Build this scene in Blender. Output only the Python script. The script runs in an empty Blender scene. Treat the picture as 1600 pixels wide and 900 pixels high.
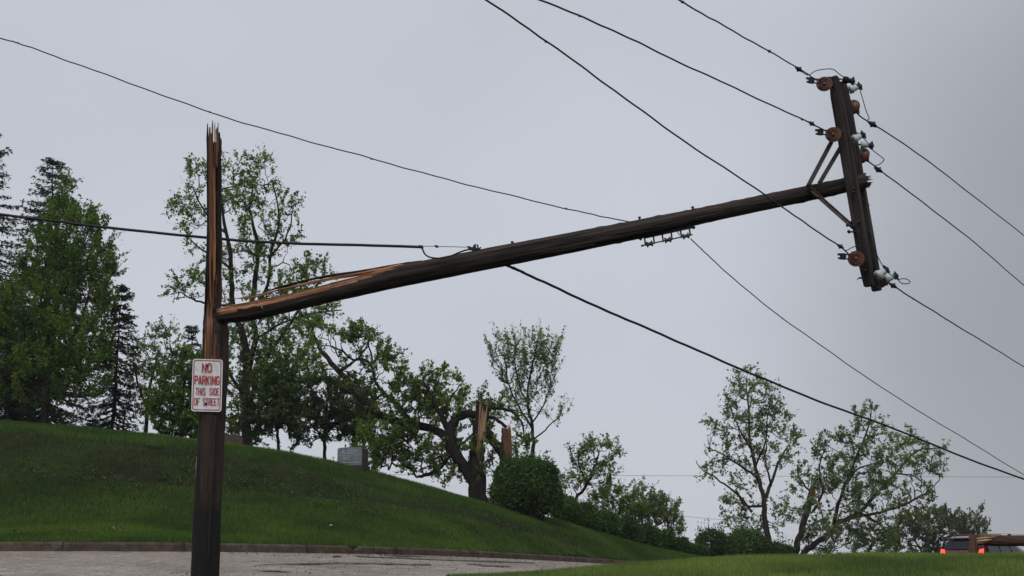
import bpy, bmesh, math, random
import numpy as np
from mathutils import Vector, Matrix
from mathutils.geometry import delaunay_2d_cdt

random.seed(7)
RNG = np.random.default_rng(11)
scene = bpy.context.scene
COL = scene.collection

# ------------------------------------------------------------------ camera
F_PX = 1950.0
EYE = 1.6
PITCH = math.atan((876 - 450) / F_PX)
cam_d = bpy.data.cameras.new('camera')
cam = bpy.data.objects.new('camera', cam_d)
COL.objects.link(cam)
cam_d.sensor_width = 36.0
cam_d.lens = 36.0 * F_PX / 1600.0
cam_d.clip_start = 0.1
cam_d.clip_end = 3000
cam.location = (0, 0, EYE)
cam.rotation_euler = (math.radians(90) + PITCH, 0, 0)
scene.camera = cam

# ------------------------------------------------------------------ light
SUN_EL, SUN_AZ = 50.0, 192.0          # high, behind the camera, veiled by cloud
world = bpy.data.worlds.new('World')
scene.world = world
world.use_nodes = True
wn, wl = world.node_tree.nodes, world.node_tree.links
wn.clear()
w_out = wn.new('ShaderNodeOutputWorld')
w_mix = wn.new('ShaderNodeMixShader')
w_bg1 = wn.new('ShaderNodeBackground')
w_bg2 = wn.new('ShaderNodeBackground')
w_sky = wn.new('ShaderNodeTexSky')
w_sky.sky_type = 'NISHITA'
w_sky.sun_disc = False
w_sky.sun_elevation = math.radians(SUN_EL)
w_sky.sun_rotation = math.radians(SUN_AZ)
w_bg1.inputs['Strength'].default_value = 0.07
wl.new(w_sky.outputs[0], w_bg1.inputs['Color'])
# overcast cloud deck: soft brightness variation over the dome
w_tc = wn.new('ShaderNodeTexCoord')
w_map = wn.new('ShaderNodeMapping')
w_map.inputs['Scale'].default_value = (1.0, 1.0, 1.6)
w_map.inputs['Location'].default_value = (0.35, 0.1, 0.2)
wl.new(w_tc.outputs['Generated'], w_map.inputs['Vector'])
w_n = wn.new('ShaderNodeTexNoise')
w_n.inputs['Scale'].default_value = 3.2
w_n.inputs['Detail'].default_value = 4.0
w_n.inputs['Roughness'].default_value = 0.45
w_n.inputs['Distortion'].default_value = 0.3
wl.new(w_map.outputs[0], w_n.inputs['Vector'])
w_r = wn.new('ShaderNodeValToRGB')
w_r.color_ramp.elements[0].position = 0.30
w_r.color_ramp.elements[0].color = (0.545, 0.575, 0.635, 1)
w_r.color_ramp.elements[1].position = 0.72
w_r.color_ramp.elements[1].color = (0.605, 0.635, 0.70, 1)
wl.new(w_n.outputs['Fac'], w_r.inputs['Fac'])
# darker cloud towards the right (a raining bank) and the upper left, brighter low down in the gap
def sky_lobe(direction, p0, p1, c1):
    dot = wn.new('ShaderNodeVectorMath'); dot.operation = 'DOT_PRODUCT'
    nrm = wn.new('ShaderNodeVectorMath'); nrm.operation = 'NORMALIZE'
    wl.new(w_tc.outputs['Generated'], nrm.inputs[0])
    wl.new(nrm.outputs[0], dot.inputs[0])
    dot.inputs[1].default_value = Vector(direction).normalized()
    mr = wn.new('ShaderNodeMapRange'); mr.interpolation_type = 'SMOOTHSTEP'
    mr.inputs['From Min'].default_value = p0
    mr.inputs['From Max'].default_value = p1
    mr.inputs['To Min'].default_value = 1.0
    mr.inputs['To Max'].default_value = c1
    wl.new(dot.outputs['Value'], mr.inputs['Value'])
    return mr.outputs[0]
def times(col, fac):
    m = wn.new('ShaderNodeVectorMath'); m.operation = 'SCALE'
    wl.new(col, m.inputs[0]); wl.new(fac, m.inputs['Scale'])
    return m.outputs[0]
sky_col = w_r.outputs['Color']
sky_col = times(sky_col, sky_lobe((0.70, 1, 0.16), 0.895, 0.985, 0.60))
sky_col = times(sky_col, sky_lobe((-0.10, 1, 0.36), 0.95, 0.999, 1.03))
wl.new(sky_col, w_bg2.inputs['Color'])
w_bg2.inputs['Strength'].default_value = 0.98
w_mix.inputs['Fac'].default_value = 0.94
wl.new(w_bg1.outputs[0], w_mix.inputs[1])
wl.new(w_bg2.outputs[0], w_mix.inputs[2])
wl.new(w_mix.outputs[0], w_out.inputs['Surface'])

sun_d = bpy.data.lights.new('sun', 'SUN')
sun_d.energy = 1.3
sun_d.angle = math.radians(25)
sun_d.color = (1.0, 0.97, 0.93)
sun = bpy.data.objects.new('sun', sun_d)
COL.objects.link(sun)
az, el = math.radians(SUN_AZ), math.radians(SUN_EL)
sdir = Vector((math.sin(az) * math.cos(el), math.cos(az) * math.cos(el), math.sin(el)))
sun.rotation_euler = sdir.to_track_quat('Z', 'Y').to_euler()
sun.location = (0, -5, 40)

scene.view_settings.view_transform = 'Standard'
scene.view_settings.look = 'None'
scene.view_settings.exposure = 0.0
scene.view_settings.gamma = 1.0
scene.view_settings.use_curve_mapping = False
scene.cycles.max_bounces = 6
scene.cycles.diffuse_bounces = 3
scene.cycles.transparent_max_bounces = 4

# ------------------------------------------------------------------ helpers
CT, ST = math.cos(PITCH), math.sin(PITCH)
def at(px, py, Y):
    """point of the place that lies Y metres ahead in the direction of a photo pixel"""
    dx, dy = (px - 800) / F_PX, (450 - py) / F_PX
    k = Y / (CT - ST * dy)
    return Vector((dx * k, Y, EYE + (ST + CT * dy) * k))
def mpp(Y):
    return Y / F_PX * 1.01

def tag(o, label=None, cat=None, group=None, kind=None):
    if label: o['label'] = label
    if cat: o['category'] = cat
    if group: o['group'] = group
    if kind: o['kind'] = kind
    return o
def empty(name, loc, label, cat, group=None):
    o = bpy.data.objects.new(name, None)
    COL.objects.link(o)
    o.location = loc
    o.empty_display_size = 0.2
    return tag(o, label, cat, group)
def link(name, me, parent=None):
    """mesh data is written in world coordinates; a child keeps them"""
    o = bpy.data.objects.new(name, me)
    COL.objects.link(o)
    if parent:
        o.parent = parent
        r = parent
        off = Vector((0, 0, 0))
        while r:
            off += Vector(r.location)
            r = r.parent
        o.location = -off
    return o

class MB:
    def __init__(s):
        s.v, s.f, s.m, s.uv, s.sm = [], [], [], [], []
    def add(s, vs, fs, mat=0, uvs=None, smooth=True):
        b = len(s.v)
        s.v += [tuple(p) for p in vs]
        for i, f in enumerate(fs):
            s.f.append(tuple(b + k for k in f))
            s.m.append(mat if isinstance(mat, int) else mat[i])
            s.uv.append(uvs[i] if uvs else [(vs[k][0], vs[k][2]) for k in f])
            s.sm.append(smooth)
    def tube(s, pts, rad, n=8, mat=0, cap=True, wob=0.0, twist=0.0, smooth=True, squash=None):
        pts = [Vector(p) for p in pts]
        if not hasattr(rad, '__len__'): rad = [rad] * len(pts)
        t0 = (pts[1] - pts[0]).normalized()
        up = Vector((0, 0, 1)) if abs(t0.z) < 0.9 else Vector((1, 0, 0))
        a = t0.cross(up).normalized()
        vs, length = [], [0.0]
        for i, p in enumerate(pts):
            t = (pts[min(i + 1, len(pts) - 1)] - pts[max(i - 1, 0)]).normalized()
            a = (a - t * a.dot(t)).normalized()
            b = t.cross(a)
            if i: length.append(length[-1] + (p - pts[i - 1]).length)
            for k in range(n):
                an = 2 * math.pi * k / n + twist * length[-1]
                r = rad[i] * (1 + wob * math.sin(an * 3 + i * 1.3) * 0.5 + random.uniform(-wob, wob))
                vs.append(p + a * math.cos(an) * r + b * math.sin(an) * r)
        fs, uvs = [], []
        circ = 2 * math.pi * max(rad)
        for i in range(len(pts) - 1):
            for k in range(n):
                k2 = (k + 1) % n
                fs.append((i * n + k, i * n + k2, (i + 1) * n + k2, (i + 1) * n + k))
                u0, u1 = circ * k / n, circ * (k + 1) / n
                uvs.append([(u0, length[i]), (u1, length[i]), (u1, length[i + 1]), (u0, length[i + 1])])
        if cap:
            fs.append(tuple(range(n - 1, -1, -1))); uvs.append([(0.01 * k, 0.02 * (k % 3)) for k in range(n)])
            m = (len(pts) - 1) * n
            fs.append(tuple(m + k for k in range(n))); uvs.append([(0.01 * k, 0.02 * (k % 3)) for k in range(n)])
        s.add(vs, fs, mat, uvs, smooth)
        return s
    def box(s, c, u, v, w, hu, hv, hw, mat=0, smooth=False):
        """box centred on c with half sizes along the unit axes u, v, w"""
        c = Vector(c)
        vs = [c + u * a * hu + v * b * hv + w * d * hw for a in (-1, 1) for b in (-1, 1) for d in (-1, 1)]
        fs = [(0, 1, 3, 2), (4, 6, 7, 5), (0, 4, 5, 1), (2, 3, 7, 6), (0, 2, 6, 4), (1, 5, 7, 3)]
        dims = [(hw, hv), (hv, hw), (hu, hw), (hw, hu), (hv, hu), (hu, hv)]
        uvs = []
        for f in fs:
            q = []
            for k in f:
                d = Vector(vs[k]) - c
                x, y, z = d.dot(u), d.dot(v), d.dot(w)
                q.append((y + z, x))
            uvs.append(q)
        s.add(vs, fs, mat, uvs, smooth)
        return s
    def lathe(s, origin, axis, prof, n=16, mat=0):
        """prof: (distance along the axis, radius)"""
        axis = Vector(axis).normalized()
        up = Vector((0, 0, 1)) if abs(axis.z) < 0.9 else Vector((1, 0, 0))
        a = axis.cross(up).normalized(); b = axis.cross(a)
        vs, fs = [], []
        for h, r in prof:
            for k in range(n):
                an = 2 * math.pi * k / n
                vs.append(Vector(origin) + axis * h + (a * math.cos(an) + b * math.sin(an)) * r)
        for i in range(len(prof) - 1):
            for k in range(n):
                k2 = (k + 1) % n
                fs.append((i * n + k, i * n + k2, (i + 1) * n + k2, (i + 1) * n + k))
        fs.append(tuple(range(n - 1, -1, -1)))
        fs.append(tuple((len(prof) - 1) * n + k for k in range(n)))
        s.add(vs, fs, mat)
        return s
    def build(s, name, mats, parent=None, recalc=False):
        me = bpy.data.meshes.new(name)
        me.from_pydata(s.v, [], s.f)
        if not isinstance(mats, (list, tuple)): mats = [mats]
        for m in mats: me.materials.append(m)
        me.polygons.foreach_set('material_index', s.m)
        me.polygons.foreach_set('use_smooth', s.sm)
        uvl = me.uv_layers.new(name='UVMap')
        flat = [c for q in s.uv for p in q for c in p]
        uvl.data.foreach_set('uv', flat)
        if recalc:
            bm = bmesh.new(); bm.from_mesh(me)
            bmesh.ops.recalc_face_normals(bm, faces=bm.faces)
            bm.to_mesh(me); bm.free()
        me.update()
        return link(name, me, parent)

def fast_mesh(name, V, n_per, mat, attrs=None, smooth=False):
    """V: (N, n_per, 3) array -> N loose polygons"""
    N = len(V)
    me = bpy.data.meshes.new(name)
    me.vertices.add(N * n_per); me.loops.add(N * n_per); me.polygons.add(N)
    me.vertices.foreach_set('co', np.ascontiguousarray(V, dtype=np.float32).ravel())
    me.loops.foreach_set('vertex_index', np.arange(N * n_per, dtype=np.int32))
    me.polygons.foreach_set('loop_start', np.arange(0, N * n_per, n_per, dtype=np.int32))
    me.polygons.foreach_set('loop_total', np.full(N, n_per, dtype=np.int32))
    me.materials.append(mat)
    me.update(calc_edges=True)
    me.validate()
    return me

def smooth_path(pts, per=8):
    """Catmull-Rom through the points"""
    P = [np.array(p, float) for p in pts]
    P = [2 * P[0] - P[1]] + P + [2 * P[-1] - P[-2]]
    out = []
    for i in range(1, len(P) - 2):
        for k in range(per):
            t = k / per
            a, b, c, d = P[i - 1], P[i], P[i + 1], P[i + 2]
            out.append(0.5 * ((2 * b) + (-a + c) * t + (2 * a - 5 * b + 4 * c - d) * t * t + (-a + 3 * b - 3 * c + d) * t ** 3))
    out.append(P[-2])
    return out

# ------------------------------------------------------------------ materials
class NT:
    def __init__(s, name, rough=0.8, spec=0.3):
        s.m = bpy.data.materials.new(name); s.m.use_nodes = True
        s.n, s.l = s.m.node_tree.nodes, s.m.node_tree.links
        s.b = s.n['Principled BSDF']
        s.b.inputs['Roughness'].default_value = rough
        s.b.inputs['Specular IOR Level'].default_value = spec
        s.tc = s.n.new('ShaderNodeTexCoord')
    def vec(s, src='Object', scale=(1, 1, 1)):
        mp = s.n.new('ShaderNodeMapping'); mp.inputs['Scale'].default_value = scale
        s.l.new(s.tc.outputs[src], mp.inputs['Vector']); return mp.outputs[0]
    def noise(s, vec, scale, detail=4, rough=0.55, dist=0.0):
        t = s.n.new('ShaderNodeTexNoise')
        t.inputs['Scale'].default_value = scale; t.inputs['Detail'].default_value = detail
        t.inputs['Roughness'].default_value = rough; t.inputs['Distortion'].default_value = dist
        s.l.new(vec, t.inputs['Vector']); return t.outputs['Fac']
    def ramp(s, fac, stops):
        r = s.n.new('ShaderNodeValToRGB')
        e = r.color_ramp.elements
        while len(e) < len(stops): e.new(0.5)
        for i, (p, c) in enumerate(stops):
            e[i].position = p; e[i].color = (*c, 1) if len(c) == 3 else c
        s.l.new(fac, r.inputs['Fac']); return r.outputs['Color']
    def mix(s, fac, a, b, mode='MIX'):
        m = s.n.new('ShaderNodeMix'); m.data_type = 'RGBA'; m.blend_type = mode
        for v, k in ((fac, 0), (a, 6), (b, 7)):
            if isinstance(v, (int, float)): m.inputs[k].default_value = v
            elif isinstance(v, tuple): m.inputs[k].default_value = (*v, 1)
            else: s.l.new(v, m.inputs[k])
        return m.outputs[2]
    def bump(s, h, strength=0.5, dist=0.01):
        b = s.n.new('ShaderNodeBump'); b.inputs['Strength'].default_value = strength
        b.inputs['Distance'].default_value = dist
        s.l.new(h, b.inputs['Height']); s.l.new(b.outputs[0], s.b.inputs['Normal'])
    def col(s, c):
        if isinstance(c, tuple): s.b.inputs['Base Color'].default_value = (*c, 1)
        else: s.l.new(c, s.b.inputs['Base Color'])
        return s.m

def mat_plain(name, c, rough=0.6, metal=0.0, var=0.25, scale=12, spec=0.4):
    t = NT(name, rough, spec)
    n = t.noise(t.vec(), scale, 4)
    lo = tuple(x * (1 - var) for x in c); hi = tuple(min(1, x * (1 + var)) for x in c)
    t.col(t.ramp(n, [(0.3, lo), (0.7, hi)]))
    t.b.inputs['Metallic'].default_value = metal
    return t.m

def mat_pole(name, dark, light, base_dark=None, grey=(0.075, 0.062, 0.055)):
    t = NT(name, 0.85, 0.25)
    v = t.vec('UV', (20, 0.8, 1))
    n1 = t.noise(v, 1.0, 6, 0.65, 0.3)
    n2 = t.noise(t.vec('UV', (90, 2.2, 1)), 1.0, 3)
    n3 = t.noise(t.vec('UV', (3.0, 1.1, 1)), 1.0, 3)
    c = t.ramp(n1, [(0.36, tuple(x * 0.35 for x in dark)), (0.48, dark), (0.66, light)])
    c = t.mix(0.55, c, t.ramp(n2, [(0.35, (0.25, 0.25, 0.25)), (0.6, (1, 1, 1))]), 'MULTIPLY')
    gf = t.n.new('ShaderNodeMapRange'); gf.inputs['From Min'].default_value = 0.5; gf.inputs['From Max'].default_value = 0.72
    gf.inputs['To Max'].default_value = 0.7
    t.l.new(n3, gf.inputs['Value'])
    c = t.mix(gf.outputs[0], c, grey)
    if base_dark:
        sx = t.n.new('ShaderNodeSeparateXYZ'); t.l.new(t.tc.outputs['UV'], sx.inputs[0])
        ad = t.n.new('ShaderNodeMath'); ad.operation = 'MULTIPLY_ADD'
        t.l.new(t.noise(t.vec('UV', (9, 1.4, 1)), 1.0, 3), ad.inputs[0]); ad.inputs[1].default_value = 0.28
        t.l.new(sx.outputs['Y'], ad.inputs[2])
        mr = t.n.new('ShaderNodeMapRange')
        mr.inputs['From Min'].default_value = base_dark; mr.inputs['From Max'].default_value = base_dark + 0.16
        t.l.new(ad.outputs[0], mr.inputs['Value'])
        c = t.mix(mr.outputs[0], t.mix(0.85, c, (0.012, 0.010, 0.010)), c)
    t.col(c)
    t.bump(n1, 1.0, 0.035)
    return t.m

def mat_rawwood(name, a=(0.26, 0.115, 0.055), b=(0.55, 0.28, 0.13), d=(0.05, 0.022, 0.015)):
    t = NT(name, 0.75, 0.25)
    n1 = t.noise(t.vec('UV', (45, 1.3, 1)), 1.0, 5, 0.6, 0.2)
    n2 = t.noise(t.vec('UV', (9, 0.8, 1)), 1.0, 3)
    c = t.ramp(n1, [(0.34, d), (0.45, a), (0.68, b)])
    c = t.mix(t.ramp(n2, [(0.4, (0.0, 0.0, 0.0)), (0.62, (0.7, 0.7, 0.7))]), c, d)
    t.col(c); t.bump(n1, 0.8, 0.015)
    return t.m

def mat_bark(name, a, b):
    t = NT(name, 0.95, 0.15)
    n = t.noise(t.vec('Object', (5, 5, 1.6)), 2.2, 5, 0.65)
    t.col(t.ramp(n, [(0.35, a), (0.68, b)])); t.bump(n, 0.8, 0.05)
    return t.m

def mat_leaf(name, dark, mid, light, trans=0.35, patch=0.6):
    t = NT(name, 0.62, 0.28)
    g = t.n.new('ShaderNodeNewGeometry')
    c = t.ramp(g.outputs['Random Per Island'], [(0.0, dark), (0.5, mid), (1.0, light)])
    n = t.noise(t.vec('Object'), patch, 3)
    c = t.mix(1.0, c, t.ramp(n, [(0.35, (0.58, 0.64, 0.62)), (0.65, (1.3, 1.24, 1.05))]), 'MULTIPLY')
    t.col(c)
    tr = t.n.new('ShaderNodeBsdfTranslucent')
    sat = t.mix(1.0, c, (1.35, 1.6, 0.6), 'MULTIPLY')
    t.l.new(sat, tr.inputs['Color'])
    ms = t.n.new('ShaderNodeMixShader'); ms.inputs[0].default_value = trans
    t.l.new(t.b.outputs[0], ms.inputs[1]); t.l.new(tr.outputs[0], ms.inputs[2])
    t.l.new(ms.outputs[0], t.n['Material Output'].inputs['Surface'])
    return t.m

M = {}
M['pole'] = mat_pole('weathered_pole_wood', (0.028, 0.020, 0.016), (0.092, 0.062, 0.047), grey=(0.066, 0.058, 0.052))
M['stump'] = mat_pole('creosoted_pole_wood', (0.030, 0.019, 0.014), (0.068, 0.042, 0.029), base_dark=1.50, grey=(0.06, 0.045, 0.038))
M['arm'] = mat_pole('crossarm_wood', (0.026, 0.019, 0.017), (0.078, 0.050, 0.042), grey=(0.06, 0.058, 0.055))
M['raw'] = mat_rawwood('torn_wood')
M['raw_dark'] = mat_rawwood('torn_wood_reddish', (0.15, 0.062, 0.032), (0.32, 0.145, 0.075), (0.035, 0.018, 0.013))
M['raw_pale'] = mat_rawwood('torn_wood_pale', (0.32, 0.20, 0.11), (0.60, 0.43, 0.27), (0.09, 0.05, 0.03))
M['iron'] = mat_plain('dark_hardware', (0.020, 0.019, 0.020), 0.6, 0.3)
M['steel'] = mat_plain('weathered_brace_steel', (0.075, 0.058, 0.052), 0.7, 0.2, 0.4, 20)
M['brown_glaze'] = mat_plain('brown_porcelain', (0.115, 0.040, 0.024), 0.4, 0, 0.12, 8, 0.4)
M['white_glaze'] = mat_plain('white_porcelain', (0.48, 0.54, 0.57), 0.3, 0, 0.05, 6, 0.5)
M['wire'] = mat_plain('wire_metal', (0.022, 0.022, 0.026), 0.6, 0.2)
M['cable'] = mat_plain('cable_sheath', (0.014, 0.014, 0.016), 0.7)
M['bark'] = mat_bark('grey_bark', (0.016, 0.013, 0.011), (0.055, 0.046, 0.038))
M['bark_dark'] = mat_bark('dark_bark', (0.010, 0.008, 0.007), (0.032, 0.026, 0.022))
M['leaf_spring'] = mat_leaf('spring_leaves', (0.062, 0.100, 0.022), (0.118, 0.175, 0.038), (0.200, 0.265, 0.070), .45)
M['leaf_dense'] = mat_leaf('dense_leaves', (0.048, 0.088, 0.019), (0.090, 0.155, 0.032), (0.160, 0.235, 0.055), .48)
M['leaf_dark'] = mat_leaf('dark_leaves', (0.026, 0.046, 0.015), (0.046, 0.076, 0.024), (0.080, 0.120, 0.036), 0.35)
M['leaf_pale'] = mat_leaf('pale_leaves', (0.088, 0.120, 0.062), (0.145, 0.190, 0.098), (0.220, 0.270, 0.145), 0.5)
M['leaf_far'] = mat_leaf('greyish_leaves', (0.062, 0.078, 0.045), (0.09, 0.11, 0.062), (0.12, 0.14, 0.08), 0.3)
M['needle'] = mat_leaf('spruce_needles', (0.014, 0.024, 0.015), (0.024, 0.040, 0.022), (0.040, 0.062, 0.030), 0.1)
M['hedge'] = mat_leaf('hedge_leaves', (0.024, 0.052, 0.014), (0.046, 0.096, 0.022), (0.090, 0.155, 0.036), 0.35, 0.9)
M['blade'] = mat_leaf('grass_blades', (0.032, 0.070, 0.011), (0.058, 0.112, 0.017), (0.105, 0.165, 0.030), 0.35, 0.35)
M['blade_near'] = mat_leaf('verge_grass_blades', (0.080, 0.125, 0.030), (0.150, 0.205, 0.055), (0.250, 0.295, 0.120), 0.4, 0.5)
M['weed'] = mat_leaf('weed_leaves', (0.045, 0.085, 0.02), (0.065, 0.12, 0.03), (0.09, 0.15, 0.04), 0.3)

def mat_ground():
    t = NT('grassy_soil', 1.0, 0.05)
    o = t.vec()
    n1 = t.noise(o, 0.22, 5, 0.6)
    n2 = t.noise(o, 3.5, 6, 0.7)
    n3 = t.noise(o, 30, 3, 0.7)
    c = t.ramp(n1, [(0.36, (0.016, 0.016, 0.009)), (0.5, (0.019, 0.025, 0.010)), (0.64, (0.026, 0.034, 0.012))])
    c = t.mix(1.0, c, t.ramp(n2, [(0.33, (0.55, 0.55, 0.5)), (0.6, (1.15, 1.15, 1.1))]), 'MULTIPLY')
    c = t.mix(t.ramp(n3, [(0.62, (0, 0, 0)), (0.75, (0.5, 0.5, 0.5))]), c, (0.045, 0.04, 0.02))
    t.col(c); t.bump(n2, 0.7, 0.06)
    return t.m
def mat_road():
    t = NT('worn_concrete', 0.9, 0.2)
    o = t.vec()
    n1 = t.noise(o, 0.5, 4, 0.6)
    n2 = t.noise(o, 5, 8, 0.75)
    n3 = t.noise(t.vec('Object', (.6, 2.2, 1)), 1.3, 8, 0.72, 1.0)
    n4 = t.noise(o, 16, 5, 0.8)
    c = t.ramp(n1, [(0.35, (0.25, 0.215, 0.180)), (0.65, (0.36, 0.315, 0.28))])
    c = t.mix(1.0, c, t.ramp(n2, [(0.35, (0.62, 0.62, 0.62)), (0.6, (1.1, 1.1, 1.1))]), 'MULTIPLY')
    c = t.mix(t.ramp(n3, [(0.56, (0, 0, 0)), (0.63, (0.7, 0.7, 0.7))]), c, (0.10, 0.085, 0.07))
    c = t.mix(1.0, c, t.ramp(n4, [(0.38, (0.45, 0.42, 0.38)), (0.5, (1.0, 1.0, 1.0))]), 'MULTIPLY')
    t.col(c); t.bump(n4, 0.5, 0.01)
    return t.m
def mat_kerb():
    t = NT('stained_kerb_concrete', 0.92, 0.15)
    o = t.vec()
    n = t.noise(o, 3.0, 6, 0.65); n2 = t.noise(o, 25, 4, 0.7)
    c = t.ramp(n, [(0.32, (0.045, 0.032, 0.022)), (0.55, (0.090, 0.066, 0.048)), (0.75, (0.15, 0.122, 0.098))])
    c = t.mix(1.0, c, t.ramp(n2, [(0.3, (0.6, 0.6, 0.6)), (0.6, (1.1, 1.1, 1.1))]), 'MULTIPLY')
    t.col(c); t.bump(n2, 0.6, 0.02)
    return t.m
M['ground'] = mat_ground(); M['road'] = mat_road(); M['kerb'] = mat_kerb()

# ------------------------------------------------------------------ terrain
class TPS:
    def __init__(s, pts, lam=0.02):
        P = np.array(pts, float); s.c = P[:, :2] / 10; z = P[:, 2]; n = len(P)
        K = s.k(s.c, s.c) + lam * np.eye(n)
        A = np.zeros((n + 3, n + 3)); A[:n, :n] = K
        A[:n, n] = 1; A[:n, n + 1:] = s.c; A[n, :n] = 1; A[n + 1:, :n] = s.c.T
        s.w = np.linalg.solve(A, np.concatenate([z, [0, 0, 0]]))
    @staticmethod
    def k(a, b):
        d = np.sqrt(((a[:, None] - b[None]) ** 2).sum(-1)) + 1e-9
        return d * d * np.log(d)
    def __call__(s, x, y):
        q = np.stack([np.atleast_1d(x), np.atleast_1d(y)], -1).astype(float) / 10
        out = np.empty(len(q))
        for i in range(0, len(q), 20000):
            K = s.k(q[i:i + 20000], s.c)
            out[i:i + 20000] = K @ s.w[:len(s.c)] + s.w[len(s.c)] + q[i:i + 20000] @ s.w[len(s.c) + 1:]
        return out

kerb_px = [(-500, 861, 21.2), (-200, 861, 22), (0, 861, 23), (160, 861, 23.6), (320, 862, 24.5), (480, 864, 26.2), (600, 866, 28.3), (700, 869, 31),
           (800, 873, 35), (900, 878, 40), (1000, 884, 46)]
KP = [tuple(at(*k)) for k in kerb_px]
k0 = KP[0]
KP = [(k0[0] - 90, k0[1] - 7, k0[2] + 1.5), (k0[0] - 30, k0[1] - 2.2, k0[2] + .5)] + KP + [(9.3, 50.3, 1.22), (14.5, 53.4, 1.0), (24, 57.5, .8), (45, 66, .4), (110, 86, -.5)]
KC = np.array(smooth_path(KP, 10))                     # kerb foot, road side
seg = np.diff(KC[:, :2], axis=0)
T = np.vstack([seg, seg[-1:]]); T[1:] += np.vstack([seg]); T /= np.linalg.norm(T, axis=1)[:, None]
NL = np.stack([-T[:, 1], T[:, 0]], -1)                 # to the hill side
ROADW = 7.5
def offset(d):
    return KC[:, :2] + NL * d
near_z = KC[:, 2] - 0.47
NE = offset(-ROADW)
for _ in range(30):                                    # relax the tight inside of nothing; keeps the edge even
    NE[1:-1] = NE[1:-1] * 0.5 + (NE[:-2] + NE[2:]) * 0.25

def signed(poly, x, y):
    """signed distance to a polyline (+ = left / hill side) and nearest index"""
    q = np.stack([x, y], -1)
    best = np.full(len(q), 1e9); sg = np.zeros(len(q)); idx = np.zeros(len(q), int); tt = np.zeros(len(q))
    for i in range(len(poly) - 1):
        a, b = poly[i], poly[i + 1]; ab = b - a
        t = np.clip(((q - a) @ ab) / (ab @ ab + 1e-12), 0, 1)
        r = q - (a + t[:, None] * ab)
        d = np.hypot(r[:, 0], r[:, 1])
        m = d < best - 1e-9
        cr = ab[0] * r[:, 1] - ab[1] * r[:, 0]
        best[m] = d[m]; sg[m] = np.sign(cr[m]); idx[m] = i; tt[m] = t[m]
    return best * np.where(sg == 0, 1, sg), idx, tt

KTOP = 0.16
hill_c = [(x, y, z + KTOP) for (x, y, z) in (KC[::6] + np.concatenate([NL[::6] * 0.15, np.zeros((len(KC[::6]), 1))], 1))]
crest_px = [(-500, 656, 37), (-250, 654, 37.5), (0, 661, 38), (80, 667, 38), (200, 678, 38), (340, 696, 38), (480, 718, 39), (570, 739, 40), (640, 756, 41), (700, 773, 42), (760, 790, 43),
            (830, 810, 45), (900, 824, 47), (960, 840, 50), (1020, 857, 53), (1100, 878, 58)]
hill_c += [tuple(at(*c)) for c in crest_px]
hill_c += [tuple(at(px, py + 19, Y - 2.3)) for px, py, Y in crest_px[:9]]
hill_c += [tuple(at(px, py, Y)) for px, py, Y in [(-300, 742, 33), (0, 747, 33.2), (160, 750, 33.4), (300, 754, 33.6), (450, 766, 34.6), (600, 783, 36.2), (720, 803, 38), (850, 832, 41.5)]]
for px, py, Y in crest_px[:13]:                        # plateau behind the crest
    p = at(px, py, Y); q = at(px, py, Y + 9); r = at(px, py, Y + 22)
    hill_c += [(q.x, q.y, p.z + 0.12), (r.x, r.y, p.z - 0.1)]
hill_c += [(-90, 40, 6.5), (-90, 90, 7), (-60, 110, 5.5), (-20, 110, 3.5), (0, 100, 1.8), (9, 75, 1.2), (14, 66, 1.1), (25, 70, .7), (25, 110, -.5), (60, 110, -1.5),
           (120, 100, -3), (60, 75, -.1), (120, 250, -8), (0, 250, -4), (-120, 250, 2), (-120, 20, 5)]
HILL = TPS(hill_c, 0.002)
near_c = [(NE[i][0], NE[i][1], near_z[i] + 0.04) for i in range(0, len(NE), 6)]
near_c += [tuple(at(*c)) for c in [(600, 920, 15), (760, 911, 16.6), (830, 901, 17.3), (900, 893, 18), (1010, 883, 19), (1100, 879, 19.8), (1200, 876.5, 20.4), (1300, 874, 20.8), (1400, 873, 21), (1500, 872.5, 21),
                                   (1600, 871, 21), (1750, 870, 21), (2000, 869, 21)]]
near_c += [(0, 0, 0), (-10, 0, .1), (12, 0, .1), (-30, 3, .5), (35, 3, .3), (0, -15, -.5), (0, 9, .75), (8, 11, .95), (-8, 10, .85), (-2.9, 13, 1.12), (-20, 11, 1.3), (20, 12, 1.0),
           (10, 30, 1.3), (16, 31, 1.15), (24, 34, .9), (35, 25, 1.3), (60, 30, .8), (60, -20, 0), (-60, -20, 1), (0, -60, -1.5)]
NEAR = TPS(near_c, 0.002)
KC2 = KC[:, :2]
def far_level(x, y):
    return -0.022 * np.hypot(x, y) + 0.5
def ground_z(x, y, raw=False):
    x = np.atleast_1d(np.asarray(x, float)); y = np.atleast_1d(np.asarray(y, float))
    d, i, t = signed(KC2, x, y)
    d2, i2, t2 = signed(NE, x, y)
    z = np.where(d > 0, HILL(x, y), NEAR(x, y))
    zk = KC[i, 2] * (1 - t) + KC[i + 1, 2] * t
    zn = near_z[i2] * (1 - t2) + near_z[i2 + 1] * t2
    u = np.clip(-d / (np.abs(d) + np.abs(d2) + 1e-6), 0, 1)
    zr = zk * (1 - u) + zn * u
    inroad = (d <= 0.0701) & (d2 > 0.0)
    z = np.where(inroad, zr - (0.07 if not raw else 0), z)
    R = np.hypot(x, y)
    w = np.clip((R - 110) / 120, 0, 1); w = w * w * (3 - 2 * w)
    return z * (1 - w) + far_level(x, y) * w
LX0, LY0, LS = -40.0, -2.0, 0.25
_gx, _gy = np.arange(LX0, 72, LS), np.arange(LY0, 112, LS)
_X, _Y = np.meshgrid(_gx, _gy)
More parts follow.
